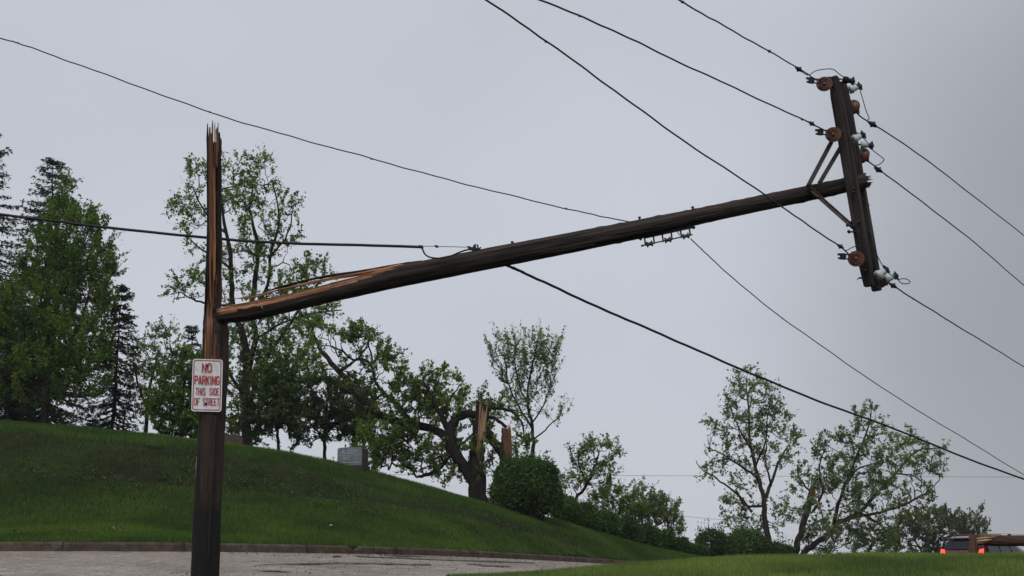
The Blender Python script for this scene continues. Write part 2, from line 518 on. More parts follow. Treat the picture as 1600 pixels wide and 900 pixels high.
def _lut(f):
    out = np.concatenate([f(_X.ravel()[i:i + 40000], _Y.ravel()[i:i + 40000]) for i in range(0, _X.size, 40000)])
    return out.reshape(_X.shape)
L_Z = _lut(lambda a, b: ground_z(a, b, True))
L_D = _lut(lambda a, b: signed(KC2, a, b)[0])
L_D2 = _lut(lambda a, b: signed(NE, a, b)[0])
def look(G, x, y):
    x = np.atleast_1d(np.asarray(x, float)); y = np.atleast_1d(np.asarray(y, float))
    u = np.clip((x - LX0) / LS, 0, len(_gx) - 1.001); v = np.clip((y - LY0) / LS, 0, len(_gy) - 1.001)
    i, j = u.astype(int), v.astype(int); fu, fv = u - i, v - j
    return (G[j, i] * (1 - fu) + G[j, i + 1] * fu) * (1 - fv) + (G[j + 1, i] * (1 - fu) + G[j + 1, i + 1] * fu) * fv
def gz(x, y):
    return float(look(L_Z, x, y)[0])
def gzs(x, y):
    return look(L_Z, x, y)

def build_ground():
    pts = []
    def jit(xs, ys, j):
        X, Y = np.meshgrid(xs, ys); n = X.size
        return np.stack([X.ravel() + RNG.uniform(-j, j, n), Y.ravel() + RNG.uniform(-j, j, n)], -1)
    fine = jit(np.arange(-26, 30, 0.55), np.arange(10, 62, 0.55), 0.15)
    mid = jit(np.arange(-110, 110, 4.0), np.arange(-60, 150, 4.0), 0.8)
    mid = mid[~((mid[:, 0] > -27) & (mid[:, 0] < 31) & (mid[:, 1] > 9) & (mid[:, 1] < 63))]
    mid = mid[(np.abs(mid[:, 0]) < 109)]
    far = jit(np.arange(-600, 601, 40.0), np.arange(-600, 601, 40.0), 5)
    far = far[~((np.abs(far[:, 0]) < 118) & (far[:, 1] > -70) & (far[:, 1] < 160))]
    P = np.vstack([fine, mid, far])
    lines = [offset(0.09), offset(0.05), NE - 0 * NE]
    ne2 = []
    tn = np.gradient(NE, axis=0); tn /= np.linalg.norm(tn, axis=1)[:, None]
    nn = np.stack([-tn[:, 1], tn[:, 0]], -1)
    lines = [offset(0.09), offset(0.05), NE - nn * 0.02, NE + nn * 0.04]
    keep = np.ones(len(P), bool)
    for L in lines[1:3]:
        d, _, _ = signed(L, P[:, 0], P[:, 1]); keep &= np.abs(d) > 0.16
    P = P[keep]
    V = [Vector((float(a), float(b))) for a, b in P]
    E = []
    for L in lines:
        b = len(V); V += [Vector((float(a), float(c))) for a, c in L]
        E += [(b + k, b + k + 1) for k in range(len(L) - 1)]
    vo, eo, fo, *_ = delaunay_2d_cdt(V, E, [], 0, 1e-5)
    A = np.array([(v.x, v.y) for v in vo])
    z = ground_z(A[:, 0], A[:, 1])
    d, _, _ = signed(KC2, A[:, 0], A[:, 1]); d2, _, _ = signed(NE, A[:, 0], A[:, 1])
    off = (d > 0.25) | (d2 < -0.1)
    z = z + np.where(off & (np.hypot(A[:, 0], A[:, 1]) < 90), RNG.normal(0, 0.014, len(z)), 0)
    me = bpy.data.meshes.new('ground')
    me.from_pydata([(a, b, c) for (a, b), c in zip(A, z)], [], [tuple(f) for f in fo])
    me.materials.append(M['ground'])
    me.polygons.foreach_set('use_smooth', [True] * len(me.polygons))
    me.update()
    g = link('ground', me); tag(g, kind='structure')
build_ground()

z1_ = Vector((0, 0, 1))
def build_road():
    mb = MB(); n = len(KC); rows = 9
    vs = []
    tk = offset(0.06)
    for i in range(n):
        for r in range(rows):
            u = r / (rows - 1)
            x, y = tk[i] * (1 - u) + NE[i] * u
            z = KC[i, 2] * (1 - u) + near_z[i] * u
            vs.append((x, y, z + (random.uniform(-.006, .006) if 0 < r < rows - 1 else 0)))
    fs = [(i * rows + r, i * rows + r + 1, (i + 1) * rows + r + 1, (i + 1) * rows + r) for i in range(n - 1) for r in range(rows - 1)]
    mb.add(vs, [f[::-1] for f in fs])
    o = mb.build('road', M['road']); tag(o, kind='structure')
    # kerb, swept with joints, a crumbled stretch
    mb = MB(); prof = [(0.0, -0.05), (0.015, KTOP - 0.035), (0.045, KTOP), (0.17, KTOP + 0.012), (0.18, -0.05)]
    vs = []; n2 = 0; L = 0; last = None; stations = []
    for i in range(len(KC) - 1):
        a, b = KC[i], KC[i + 1]; ln = np.linalg.norm((b - a)[:2]); k = max(1, int(ln / 0.25)) if 8 < i + 2 and a[1] < 60 and abs(a[0]) < 40 else 1
        for j in range(k):
            t = j / k; stations.append((a * (1 - t) + b * t, NL[i] * (1 - t) + NL[i + 1] * t))
    joints = []
    for q, (p, nl) in enumerate(stations):
        L = q % 12
        px = 800 + p[0] / p[1] * F_PX if p[1] > 5 else -999
        dip = random.uniform(0, 0.006)
        if L == 0: joints.append((p, nl))
        if 560 < px < 640 and random.random() < 0.45: dip = random.uniform(0.03, 0.09)
        for d, h in prof:
            vs.append((p[0] + nl[0] * (d + dip * .4), p[1] + nl[1] * (d + dip * .4), p[2] + h - (dip if h > 0 else 0)))
    m = len(prof); fs = [(i * m + r, (i + 1) * m + r, (i + 1) * m + r + 1, i * m + r + 1) for i in range(len(stations) - 1) for r in range(m - 1)]
    mb.add(vs, fs, smooth=False)
    for p, nl in joints:
        if p[1] > 60 or abs(p[0]) > 40: continue
        n3 = Vector((nl[0], nl[1], 0)).normalized(); t3 = Vector((n3.y, -n3.x, 0)); c3 = Vector(p)
        mb.box(c3 + n3 * .010 + z1_ * (KTOP * .40), t3, n3, z1_, .011, .014, KTOP * .46, 1)
        mb.box(c3 + n3 * .10 + z1_ * (KTOP - .004), t3, n3, z1_, .011, .07, .012, 1)
    o = mb.build('kerb', [M['kerb'], M['cable']]); tag(o, kind='structure')
build_road()

# ------------------------------------------------------------------ grass
def scatter_blades(name, n, region, hmin, hmax, w, mat, lean=0.45, clump=None):
    x0, x1, y0, y1, test = region
    x = RNG.uniform(x0, x1, n); y = RNG.uniform(y0, y1, n)
    m = test(x, y); x, y = x[m], y[m]
    z = gzs(x, y); n = len(x)
    h = RNG.uniform(hmin, hmax, n) * (0.75 + 0.5 * (np.sin(x * 1.9 + 1.3 * np.sin(y * 1.1)) * np.sin(y * 2.3 + x * .7) * .5 + .5))
    if clump is not None: h *= clump(x, y)
    a = RNG.uniform(0, 2 * math.pi, n); l = RNG.uniform(0, lean, n) * h; b = RNG.uniform(0, 2 * math.pi, n)
    ww = w * RNG.uniform(.6, 1.4, n) / 2
    V = np.zeros((n, 3, 3))
    V[:, 0] = np.stack([x - np.cos(a) * ww, y - np.sin(a) * ww, z - 0.02], -1)
    V[:, 1] = np.stack([x + np.cos(a) * ww, y + np.sin(a) * ww, z - 0.02], -1)
    V[:, 2] = np.stack([x + np.cos(b) * l, y + np.sin(b) * l, z + h], -1)
    o = link(name, fast_mesh(name, V, 3, mat))
    tag(o, kind='stuff'); return o
def hill_test(x, y):
    d = look(L_D, x, y)
    px = 800 + x / y * F_PX
    lim = np.interp(px, [c[0] for c in crest_px], [c[2] + 1.5 for c in crest_px])
        # the steep upper face carries thinner, patchy grass
    brk = np.interp(px, [c[0] for c in crest_px], [c[2] - 4.8 for c in crest_px]); top = np.interp(px, [c[0] for c in crest_px], [c[2] - 2.0 for c in crest_px])
    thin = (y > brk) & (y < top) & (px < 900)
    patch = .5 + .5 * np.sin(x * 1.1 + 2 * np.sin(y * .8 + x * .3)) * np.sin(y * 1.7 + 1.5 * np.sin(x * .9))
    keepit = RNG.uniform(0, 1, len(x)) < np.where(thin, .12 + .40 * patch ** 2, 1.0)
    return (d > 0.16) & (px > -80) & (px < 1130) & (y < lim) & keepit
o = scatter_blades('hill_grass', 980000, (-19, 10, 23, 59, hill_test), 0.035, 0.10, 0.019, M['blade'])
tag(o, 'dark green unmown grass covering the bank above the kerb', 'grass')
def near_test(x, y):
    d2 = look(L_D2, x, y)
    px = 800 + x / y * F_PX
    return (d2 < -0.02) & (px > 700) & (px < 1680)
o = scatter_blades('verge_grass', 480000, (-3, 13, 13.5, 24, near_test), 0.03, 0.085, 0.009, M['blade_near'])
tag(o, 'brighter green short grass on the verge along the bottom right', 'grass')

def weeds():
    V = []
    spots = [(186, 765, .9), (196, 772, .6), (120, 752, .5), (150, 742, .4), (262, 752, .5), (430, 763, .5), (500, 775, .6), (505, 790, .5), (60, 744, .4), (35, 735, .5), (380, 755, .4), (560, 800, .4),
             (20, 838, .3), (110, 838, .3), (180, 832, .25), (300, 740, .4), (400, 742, .4), (530, 762, .5), (245, 700, .35), (470, 745, .4)]
    for px, py, s in spots:
        Y = 30.0
        for _ in range(25):                               # march to where the sight line meets the bank
            p = at(px, py, Y); g = gz(p.x, p.y); Y += (p.z - g) * 2.2 if py > 700 else (p.z - g) * 2
            Y = min(max(Y, 23.5), 40)
        for _ in range(int(140 * s)):
            x, y = p.x + RNG.normal(0, .28 * s + .1), p.y + RNG.normal(0, .25 * s + .08)
            z = gz(x, y); h = RNG.uniform(.04, .24) * (s + .3)
            a = RNG.uniform(0, 6.28); r = RNG.uniform(.02, .045); e = RNG.uniform(-.5, .6)
            u = np.array([math.cos(a), math.sin(a), e]) * r * 1.6; v = np.array([-math.sin(a), math.cos(a), 0]) * r * .6
            c = np.array([x, y, z + h])
            V.append([c - u, c - v, c + u, c + v])
    o = link('weeds', fast_mesh('weeds', np.array(V), 4, M['weed']))
    tag(o, 'paler broad-leaved weeds scattered over the grass bank', 'weeds', kind='stuff')
weeds()

# ------------------------------------------------------------------ vegetation builders
def leaf_quads(C, length, width, updir=None, fold=0.0):
    """rhombic leaves of random orientation around centres C (N,3)"""
    n = len(C)
    a = RNG.normal(0, 1, (n, 3))
    if updir is not None: a += np.asarray(updir)
    a /= np.linalg.norm(a, axis=1)[:, None]
    b = RNG.normal(0, 1, (n, 3)); b -= a * (a * b).sum(1)[:, None]; b /= np.linalg.norm(b, axis=1)[:, None]
    k = RNG.uniform(.5, 1.5, n); L = (length * k / 2)[:, None]; W = (width * k * RNG.uniform(.7, 1.2, n) / 2)[:, None]
    return np.stack([C - a * L, C + b * W - a * L * .15, C + a * L, C - b * W - a * L * .15], 1)

def prisms(A, B, ra, rb, n=4):
    """frustums between point arrays, as quads (N*n,4,3)"""
    t = B - A; t /= (np.linalg.norm(t, axis=1)[:, None] + 1e-9)
    h = np.where(np.abs(t[:, 2:3]) < .9, np.array([[0, 0, 1.]]), np.array([[1., 0, 0]]))
    u = np.cross(t, h); u /= np.linalg.norm(u, axis=1)[:, None]; v = np.cross(t, u)
    out = []
    for k in range(n):
        a0, a1 = 2 * math.pi * k / n, 2 * math.pi * (k + 1) / n
        d0 = u * math.cos(a0) + v * math.sin(a0); d1 = u * math.cos(a1) + v * math.sin(a1)
        out.append(np.stack([A + d0 * ra[:, None], A + d1 * ra[:, None], B + d1 * rb[:, None], B + d0 * rb[:, None]], 1))
    return np.concatenate(out)

def join_quads(name, mb_or_none, quads, mat, parent, smooth=True):
    """one mesh: tubes from an MB plus loose quads"""
    me = bpy.data.meshes.new(name)
    V = list(mb_or_none.v) if mb_or_none else []; Fc = list(mb_or_none.f) if mb_or_none else []
    b = len(V)
    if quads is not None and len(quads):
        V += [tuple(p) for p in quads.reshape(-1, 3)]
        Fc += [(b + 4 * i, b + 4 * i + 1, b + 4 * i + 2, b + 4 * i + 3) for i in range(len(quads))]
    me.from_pydata(V, [], Fc); me.materials.append(mat)
    me.polygons.foreach_set('use_smooth', [smooth] * len(me.polygons)); me.update()
    return link(name, me, parent)

def in_blobs(blobs, n, Y, depth=0.8, back=0.0):
    w = np.array([b[2] * b[3] * (b[4] if len(b) > 4 else 1) for b in blobs], float); w /= w.sum()
    k = RNG.choice(len(blobs), n, p=w)
    r = np.sqrt(RNG.uniform(0, 1, n)) * np.where(RNG.uniform(0, 1, n) < .2, RNG.uniform(1, 1.28, n), 1.0); a = RNG.uniform(0, 2 * math.pi, n)
    out = np.zeros((n, 3))
    for i in range(n):
        b = blobs[k[i]]
        rr = min(b[2], b[3])
        dY = RNG.normal(0, .55) * rr * depth * mpp(Y) * 1.3 + back
        p = at(b[0] + math.cos(a[i]) * r[i] * b[2], b[1] + math.sin(a[i]) * r[i] * b[3], Y + dY)
        out[i] = p
    return out

def tree(name, label, cat, Y, limbs, blobs, n_att=220, leaves=12000, ll=0.13, lw=0.08, mat='leaf_spring', bark='bark', group=None, spread=0.22, depth=0.9,
         twig=0.006, step=0.4, sub=4, droop=0.0, extra=None, up=0.25, fine=True, jitter=0.10, limb_scale=.85, back=0.0):
    """limbs: lists of (px, py, radius_px); first is the trunk and starts at the ground"""
    base = at(limbs[0][0][0], limbs[0][0][1], Y)
    zg = gz(base.x, base.y)
    root = empty(name, (base.x, base.y, zg), label, cat, group)
    mb = MB(); nodes, parents = [], []
    for li, L in enumerate(limbs):
        px = smooth_path([(a, b) for a, b, _ in L], 4)
        rr = [float(v[0]) for v in smooth_path([(r, 0) for _, _, r in L], 4)]
        k0, k1 = (0, 0)
        dy = 0.0; slope = 0 if li == 0 else RNG.uniform(-.5, .5)
        pts = []
        if li: # depth of the start = depth of the nearest existing node
            p0 = at(px[0][0], px[0][1], Y); arr = np.array(nodes)
            dd = np.hypot(arr[:, 0] - p0.x, arr[:, 2] - p0.z); j = int(dd.argmin()); dy = arr[j, 1] - Y
        for q, (x, y) in enumerate(px):
            if q: dy += slope * math.hypot(px[q][0] - px[q - 1][0], px[q][1] - px[q - 1][1]) * mpp(Y)
            pts.append(at(x, y, Y + dy) + Vector((RNG.normal(0, .02), 0, RNG.normal(0, .02))) * (1 if q else 0))
        if li == 0:
            if pts[0].z > zg - .15:
                pts = [Vector((pts[0].x, pts[0].y, zg - .2))] + pts; rr = [rr[0] * 1.25] + rr
        rad = [max(r * mpp(Y) * limb_scale, 0.012) for r in rr]
        mb.tube(pts, rad, 10 if max(rad) > .06 else 6, wob=.11 if max(rad) > .06 else .05)
        b = len(nodes)
        for q, p in enumerate(pts):
            if li == 0 and q < len(pts) * .25: continue
            nodes.append(tuple(p)); parents.append(-1)
    core = len(nodes)
    att = in_blobs(blobs, n_att, Y, depth, back)
    N = np.zeros((core + n_att * 14, 3)); N[:core] = nodes; cnt = core
    par = -np.ones(len(N), int)
    d0 = np.array([np.min(np.linalg.norm(N[:core] - a, axis=1)) for a in att])
    tips, segA, segB, seg_child = [], [], [], []
    for a in att[np.argsort(d0)]:
        v = a - N[:cnt]; d = np.linalg.norm(v, axis=1)
        cost = d * (1.15 - 0.3 * np.clip(v[:, 2] / (d + 1e-6), -1, 1))
        j = int(cost.argmin()); dist = d[j]
        k = int(min(12, max(1, math.ceil(dist / step))))
        p0 = N[j]; pd = (p0 - N[par[j]]) if par[j] >= 0 else np.array([0, 0, .3])
        pd = pd / (np.linalg.norm(pd) + 1e-6)
        c = p0 + (a - p0) * .45 + pd * dist * .22 + np.array([0, 0, -droop * dist]) + RNG.normal(0, jitter * dist, 3)
        prev = j
        for q in range(1, k + 1):
            t = q / k
            p = (1 - t) ** 2 * p0 + 2 * t * (1 - t) * c + t * t * a
            if q < k: p = p + RNG.normal(0, .035, 3)
            N[cnt] = p; par[cnt] = prev; prev = cnt; cnt += 1
        tips.append(prev)
    # pipe model radii
    load = np.zeros(cnt)
    for t_ in tips:
        k = t_
        while k >= 0: load[k] += 1; k = par[k]
    idx = np.arange(core, cnt)
    rad = np.minimum(twig * np.power(np.maximum(load, 1), 0.52), 0.09)
    Q = [prisms(N[par[idx]], N[idx], np.maximum(rad[idx], np.where(par[idx] >= core, rad[par[idx]], rad[idx]) * .9), rad[idx], 4)]
    # fine twigs at the ends
    ends = np.array([i for i in idx if load[i] <= 2])
    C = []
    if fine and len(ends):
        for _ in range(sub):
            e = N[ends]; grow = e - N[par[ends]]; grow /= np.linalg.norm(grow, axis=1)[:, None] + 1e-6
            dirn = RNG.normal(0, .75, (len(ends), 3)) + grow * .9 + np.array([0, 0, up * 1.6])
            dirn /= np.linalg.norm(dirn, axis=1)[:, None]
            tl = RNG.uniform(.4, 1.5, len(ends))[:, None] * spread * 2.4
            e2 = e + dirn * tl
            Q.append(prisms(e, e2, np.full(len(e), twig * .7), np.full(len(e), twig * .35), 3))
            C.append((e, e2))
    Q = np.concatenate(Q)
    trunk = join_quads('trunk', mb, Q, M[bark], root)
    # leaves sit along the twigs
    if C:
        E1 = np.concatenate([c[0] for c in C]); E2 = np.concatenate([c[1] for c in C])
        pick = RNG.integers(0, len(E1), leaves); t = RNG.uniform(.05, 1.05, leaves)[:, None]
        # clumpy: some twigs carry many leaves, some few
        wgt = RNG.gamma(2.0, 1, len(E1)) * np.linalg.norm(E2 - E1, axis=1); wgt /= wgt.sum(); pick = RNG.choice(len(E1), leaves, p=wgt)
        P = E1[pick] * (1 - t) + E2[pick] * t + RNG.normal(0, .045, (leaves, 3))
    else:
        P = N[RNG.choice(ends, leaves)] + RNG.normal(0, spread, (leaves, 3))
    V = leaf_quads(P, ll, lw)
    me = fast_mesh('crown', V, 4, M[mat])
    link('crown', me, root)
    if extra: extra(root, Y)
    return root

def spruce(name, label, Y, tip, base, rpx, levels=46, mat='needle', group=None, seed=1, gap=0.0, top_sparse=True):
    r = np.random.default_rng(seed)
    T_ = at(tip[0], tip[1], Y); B_ = at(base[0], base[1], Y); zg = gz(B_.x, B_.y); B_.z = min(B_.z, zg)
    root = empty(name, (B_.x, B_.y, zg), label, 'spruce tree', group)
    mb = MB(); H = (T_ - B_).length
    tr = [B_.lerp(T_, k / 14) + Vector((r.normal(0, .02), r.normal(0, .02), 0)) for k in range(15)]
    mb.tube(tr, [max(.012, H * .013 * (1 - k / 14) ** .8) for k in range(15)], 7)
    R = rpx * mpp(Y); Ns, Qs = [], []
    for li in range(levels):
        f = (li + r.uniform(-.3, .3)) / levels; f = min(max(f, 0.01), .99)
        f = f ** .92
        nb = int(r.integers(4, 7)) if f > .12 else 4
        for b in range(nb):
            if r.uniform() < .18 + gap: continue
            ln = R * (f ** .55) * r.uniform(.62, 1.08) * (1.0 if f < .82 else 1 - (f - .82) * 1.2) + .10
            a = r.uniform(0, 2 * math.pi); o = np.array(T_.lerp(B_, f * .93))
            out = np.array([math.cos(a), math.sin(a), 0])
            k = max(4, int(ln / .22)); pts = []
            dr = .10 + .42 * f * r.uniform(.7, 1.3)
            for q in range(k + 1):
                t = q / k
                pts.append(o + out * ln * t + np.array([0, 0, ln * (-dr * t * 1.2 + dr * .9 * t ** 3.0 + (.30 * t if f < .12 else 0))]) + r.normal(0, .012, 3))
            pts = np.array(pts)
            rd = np.linspace(.018 + .012 * ln, .005, k + 1)
            Qs.append(prisms(pts[:-1], pts[1:], rd[:-1], rd[1:], 3))
            side = np.cross(out, [0, 0, 1.])
            for q in range(1, k + 1):
                t = q / k
                for s in (-1, 1):
                    sl = (.16 + .30 * ln * .5 * (1 - abs(t - .45))) * r.uniform(.5, 1.2)
                    p = pts[q]; e = p + side * s * sl * .75 + out * sl * .55 + np.array([0, 0, -sl * r.uniform(.05, .75)])
                    n_ = max(2, int(sl / .085))
                    tt = r.uniform(0, 1, n_ * 2)[:, None]
                    c = p * (1 - tt) + e * tt + r.normal(0, .028, (len(tt), 3))
                    Ns.append((c, np.tile((e - p) / (np.linalg.norm(e - p) + 1e-6), (len(tt), 1))))
                c = p + r.normal(0, .04, (3, 3)); Ns.append((c, np.tile(out, (3, 1))))
    C = np.concatenate([n[0] for n in Ns]); D = np.concatenate([n[1] for n in Ns])
    a = D + r.normal(0, .45, D.shape); a /= np.linalg.norm(a, axis=1)[:, None]
    b = np.cross(a, r.normal(0, 1, a.shape)); b /= np.linalg.norm(b, axis=1)[:, None]
    L = (r.uniform(.06, .13, len(C)))[:, None]; W = r.uniform(.014, .034, len(C))[:, None]
    V = np.stack([C - a * L, C + b * W, C + a * L, C - b * W], 1)
    join_quads('trunk', mb, np.concatenate(Qs), M['bark_dark'], root)
    link('crown', fast_mesh('crown', V, 4, M[mat]), root)
    return root

def shrub(name, label, cat, Y, blobs, leaves, ll=.09, lw=.05, mat='hedge', group=None, stems=8, depth=1.0, shell=True, spiky=0):
    cx, cy = blobs[0][0], max(b[1] + b[3] for b in blobs)
    p = at(cx, cy, Y); zg = gz(p.x, p.y); root = empty(name, (p.x, p.y, zg), label, cat, group)
    mb = MB(); w = np.array([b[2] * b[3] for b in blobs], float); w /= w.sum()
    P = []
    k = RNG.choice(len(blobs), leaves, p=w)
    lumps = [RNG.normal(0, 1, (26, 3)) for _ in blobs]
    for i, b in enumerate(blobs):
        n = int((k == i).sum()); c = at(b[0], b[1], Y + (b[4] if len(b) > 4 else 0)); rx, rz = b[2] * mpp(Y), b[3] * mpp(Y); ry = (rx + rz) / 2 * depth
        d = RNG.normal(0, 1, (n, 3)); d /= np.linalg.norm(d, axis=1)[:, None]
        lu = lumps[i]; lu = lu / np.linalg.norm(lu, axis=1)[:, None]
        near = (d @ lu.T).max(1)
        rad = (.62 + .48 * (near - .6) / .4) * RNG.uniform(0, 1, n) ** (.16 if shell else .35)
        P.append(np.array(c) + d * rad[:, None] * np.array([rx, ry, rz]) + RNG.normal(0, .055, (n, 3)))
        for s in range(max(2, stems // len(blobs))):
            e = np.array(c) + RNG.normal(0, .35, 3) * np.array([rx, ry, rz]); e[2] = max(e[2], zg + .2)
            s0 = Vector((c.x + RNG.normal(0, .12) * rx, c.y + RNG.normal(0, .12) * ry, gz(c.x, c.y) - .1))
            mid = s0.lerp(Vector(e), .5) + Vector((RNG.normal(0, .06), RNG.normal(0, .06), 0))
            sm_ = MB(); sm_.tube([s0, mid, Vector(e)], [.03, .02, .01], 5); sm_.build('stem', M['bark_dark'], root)
    C = np.concatenate(P)
    g = gzs(C[:, 0], C[:, 1]); C[:, 2] = np.maximum(C[:, 2], g + RNG.uniform(.02, .15, len(C)))
    if spiky:
        top = C[RNG.integers(0, len(C), spiky)]
        e = top + RNG.normal(0, .12, (spiky, 3)) + np.stack([np.zeros(spiky), np.zeros(spiky), RNG.uniform(.25, .75, spiky)], -1)
        q = prisms(top, e, np.full(spiky, .008), np.full(spiky, .004), 3)
        t = RNG.uniform(0, 1, spiky * 12)[:, None]; kk = RNG.integers(0, spiky, spiky * 12)
        C = np.concatenate([C, top[kk] * (1 - t) + e[kk] * t + RNG.normal(0, .035, (spiky * 12, 3))])
    else: q = None
    LQ = leaf_quads(C, ll, lw)
    if q is not None: LQ = np.concatenate([LQ, q])
    link('foliage', fast_mesh('foliage', LQ, 4, M[mat]), root)
    return root

# ------------------------------------------------------------------ trees on the hill, left
G_HILL = 'trees along the top of the grass bank'
spruce('spruce_tree', 'tall dark spruce cut by the left edge of the photo', 50, (-14, 205), (-24, 700), 96, 50, group=G_HILL, seed=3)
spruce('spruce_tree', 'tallest spruce, its pointed top rising above the broad leafy tree', 55, (84, 246), (70, 690), 122, 66, group=G_HILL, seed=5, gap=-.14)
spruce('spruce_tree', 'dark open spruce between the broad leafy tree and the thin bare one', 50, (191, 447), (174, 690), 52, 40, group=G_HILL, seed=8)
spruce('spruce_tree', 'small dark spruce tip just left of the upright pole', 60, (300, 509), (302, 690), 38, 30, group=G_HILL, seed=13)
spruce('spruce_tree', 'low dark spruce with a skirt of branches at the foot of the broad tree', 47, (20, 470), (20, 700), 78, 40, group=G_HILL, seed=14)

tree('leafy_tree', 'broad mid-green leafy tree with upswept branches left of the pole', 'tree', 46,
     [[(70, 690, 6), (72, 640, 5.5), (75, 590, 5), (82, 540, 4), (92, 470, 3), (100, 400, 2), (105, 320, 1)],
      [(73, 610, 4), (50, 560, 3), (30, 500, 2), (15, 430, 1)], [(75, 590, 4), (110, 540, 3), (135, 470, 2), (150, 400, 1.2)],
      [(80, 550, 3), (65, 480, 2.5), (58, 400, 1.5), (60, 340, 1)], [(74, 620, 3), (120, 590, 2.5), (160, 540, 1.5)],
      [(90, 480, 2.5), (120, 410, 2), (140, 350, 1)], [(72, 630, 3), (30, 600, 2), (0, 560, 1.5)]],
     [(102, 312, 12, 20, 1.4), (100, 345, 28, 24, 1.3), (128, 352, 20, 20, 1.2), (100, 385, 48, 28, 1.3), (152, 372, 16, 24, 1.0), (95, 430, 66, 36, 1.4), (150, 425, 28, 34, 1.1), (88, 485, 80, 44, 1.4), (30, 500, 45, 50, 1.0),
      (85, 545, 86, 44, 1.4), (60, 600, 84, 40, 1.3), (128, 600, 42, 32, .9)],
     n_att=980, leaves=56000, ll=.11, lw=.06, mat='leaf_dense', spread=.24, up=1.2, droop=.0, group=G_HILL, sub=4)
tree('small_tree', 'thin sparse grey-green tree right of the open spruce', 'tree', 52,
     [[(226, 700, 4), (228, 660, 3.5), (232, 620, 3), (240, 580, 2), (250, 545, 1.2)], [(230, 640, 2.5), (215, 600, 2), (208, 560, 1)],
      [(231, 630, 2), (255, 600, 1.5), (268, 560, 1), (262, 512, .8)]],
     [(225, 560, 25, 30), (250, 545, 22, 30), (262, 520, 12, 14, .6), (230, 610, 32, 35), (265, 590, 22, 35)], n_att=150, leaves=5200, ll=.11, lw=.06, mat='leaf_pale', spread=.2, group=G_HILL)
tree('bushy_tree', 'low bushy bright-green tree behind the parking sign', 'tree', 46,
     [[(285, 700, 4), (285, 660, 3.5), (286, 620, 3), (292, 580, 2)], [(285, 650, 3), (265, 620, 2), (255, 590, 1)], [(286, 640, 3), (310, 610, 2), (325, 580, 1)]],
     [(280, 590, 32, 35), (265, 640, 32, 38), (305, 640, 38, 42), (320, 590, 26, 34), (285, 665, 42, 18)], n_att=240, leaves=14500, ll=.12, lw=.07, mat='leaf_dense', spread=.2, group=G_HILL)

tree('tall_tree', 'tall many-stemmed tree with open crown directly behind the broken pole', 'tree', 52,
     [[(386, 705, 10), (384, 660, 8.5), (384, 610, 8), (387, 570, 8), (382, 535, 7), (374, 510, 5.5), (364, 480, 5), (361, 440, 4.6), (361, 400, 4), (352, 360, 3), (345, 310, 2), (342, 270, 1)],
      [(386, 575, 6), (399, 530, 5), (393, 485, 4.6), (398, 440, 4.5), (403, 385, 4), (392, 340, 2.5), (394, 290, 1.2)],
      [(386, 600, 5), (412, 565, 4), (440, 525, 3.6), (470, 480, 2.8), (505, 432, 1.5)],
      [(395, 490, 3.5), (418, 445, 3), (424, 395, 2.6), (436, 345, 2), (426, 280, 1)],
      [(363, 475, 3), (338, 478, 2.2), (306, 470, 1.8), (280, 456, 1)], [(354, 365, 2.5), (322, 335, 2), (300, 292, 1)],
      [(361, 420, 2.5), (330, 400, 2), (298, 375, 1)], [(424, 400, 2), (450, 365, 1.5), (458, 325, 1)],
      [(384, 620, 4), (360, 585, 3), (352, 540, 2)], [(400, 530, 2.5), (440, 505, 2), (500, 488, 1.5), (535, 485, 1)], [(385, 640, 3), (420, 630, 2), (450, 610, 1.2)]],
     [(300, 282, 26, 30, .9), (292, 335, 26, 30, .9), (355, 262, 40, 20, .9), (412, 268, 22, 26, .9), (395, 305, 40, 30, .9), (446, 325, 18, 28, .9), (360, 335, 40, 40, .7), (420, 375, 45, 40, .6),
      (320, 385, 30, 32, .7), (285, 448, 30, 22, 1.1), (318, 440, 20, 30, .5), (380, 430, 50, 45, .5), (460, 430, 40, 30, .8), (505, 430, 22, 20, .9), (475, 480, 50, 35, 1.1), (530, 488, 14, 12, .6),
      (420, 520, 55, 40, 1.2), (375, 560, 40, 45, 1.1), (440, 575, 50, 45, 1.3), (350, 620, 34, 50, 1.4), (400, 640, 50, 45, 1.5), (365, 665, 40, 25, 1.4)],
     n_att=820, leaves=32000, back=.4, ll=.115, lw=.07, mat='leaf_spring', spread=.2, group=G_HILL, bark='bark_dark', sub=4, step=.35)
tree('dark_tree', 'small dense dark tree with a slim trunk right of the pole', 'tree', 45,
     [[(436, 712, 3), (434, 680, 2.6), (432, 640, 2.2), (434, 600, 1.5)], [(433, 660, 2), (415, 630, 1.5), (405, 600, 1)], [(433, 650, 2), (455, 620, 1.4), (462, 590, 1)]],
     [(430, 600, 34, 30), (425, 640, 36, 34), (450, 625, 24, 34), (405, 662, 25, 24, .8), (452, 668, 20, 18, .6)], n_att=300, leaves=15500, ll=.11, lw=.065, mat='leaf_dark', spread=.18, group=G_HILL, bark='bark_dark')
tree('dark_tree', 'small dense dark round tree just left of the polished gravestone', 'tree', 54,
     [[(507, 730, 3.6), (507, 700, 3), (508, 660, 2.4), (512, 620, 1.5)], [(507, 690, 2.4), (485, 660, 1.6), (470, 630, 1)], [(508, 680, 2.2), (535, 650, 1.6), (552, 620, 1)]],
     [(505, 625, 38, 34), (475, 655, 26, 32), (540, 640, 34, 38), (510, 670, 40, 24), (560, 665, 20, 26, .8), (462, 690, 14, 10, .5)], n_att=340, leaves=18500, ll=.11, lw=.065, mat='leaf_dark', spread=.19, group=G_HILL, bark='bark_dark')
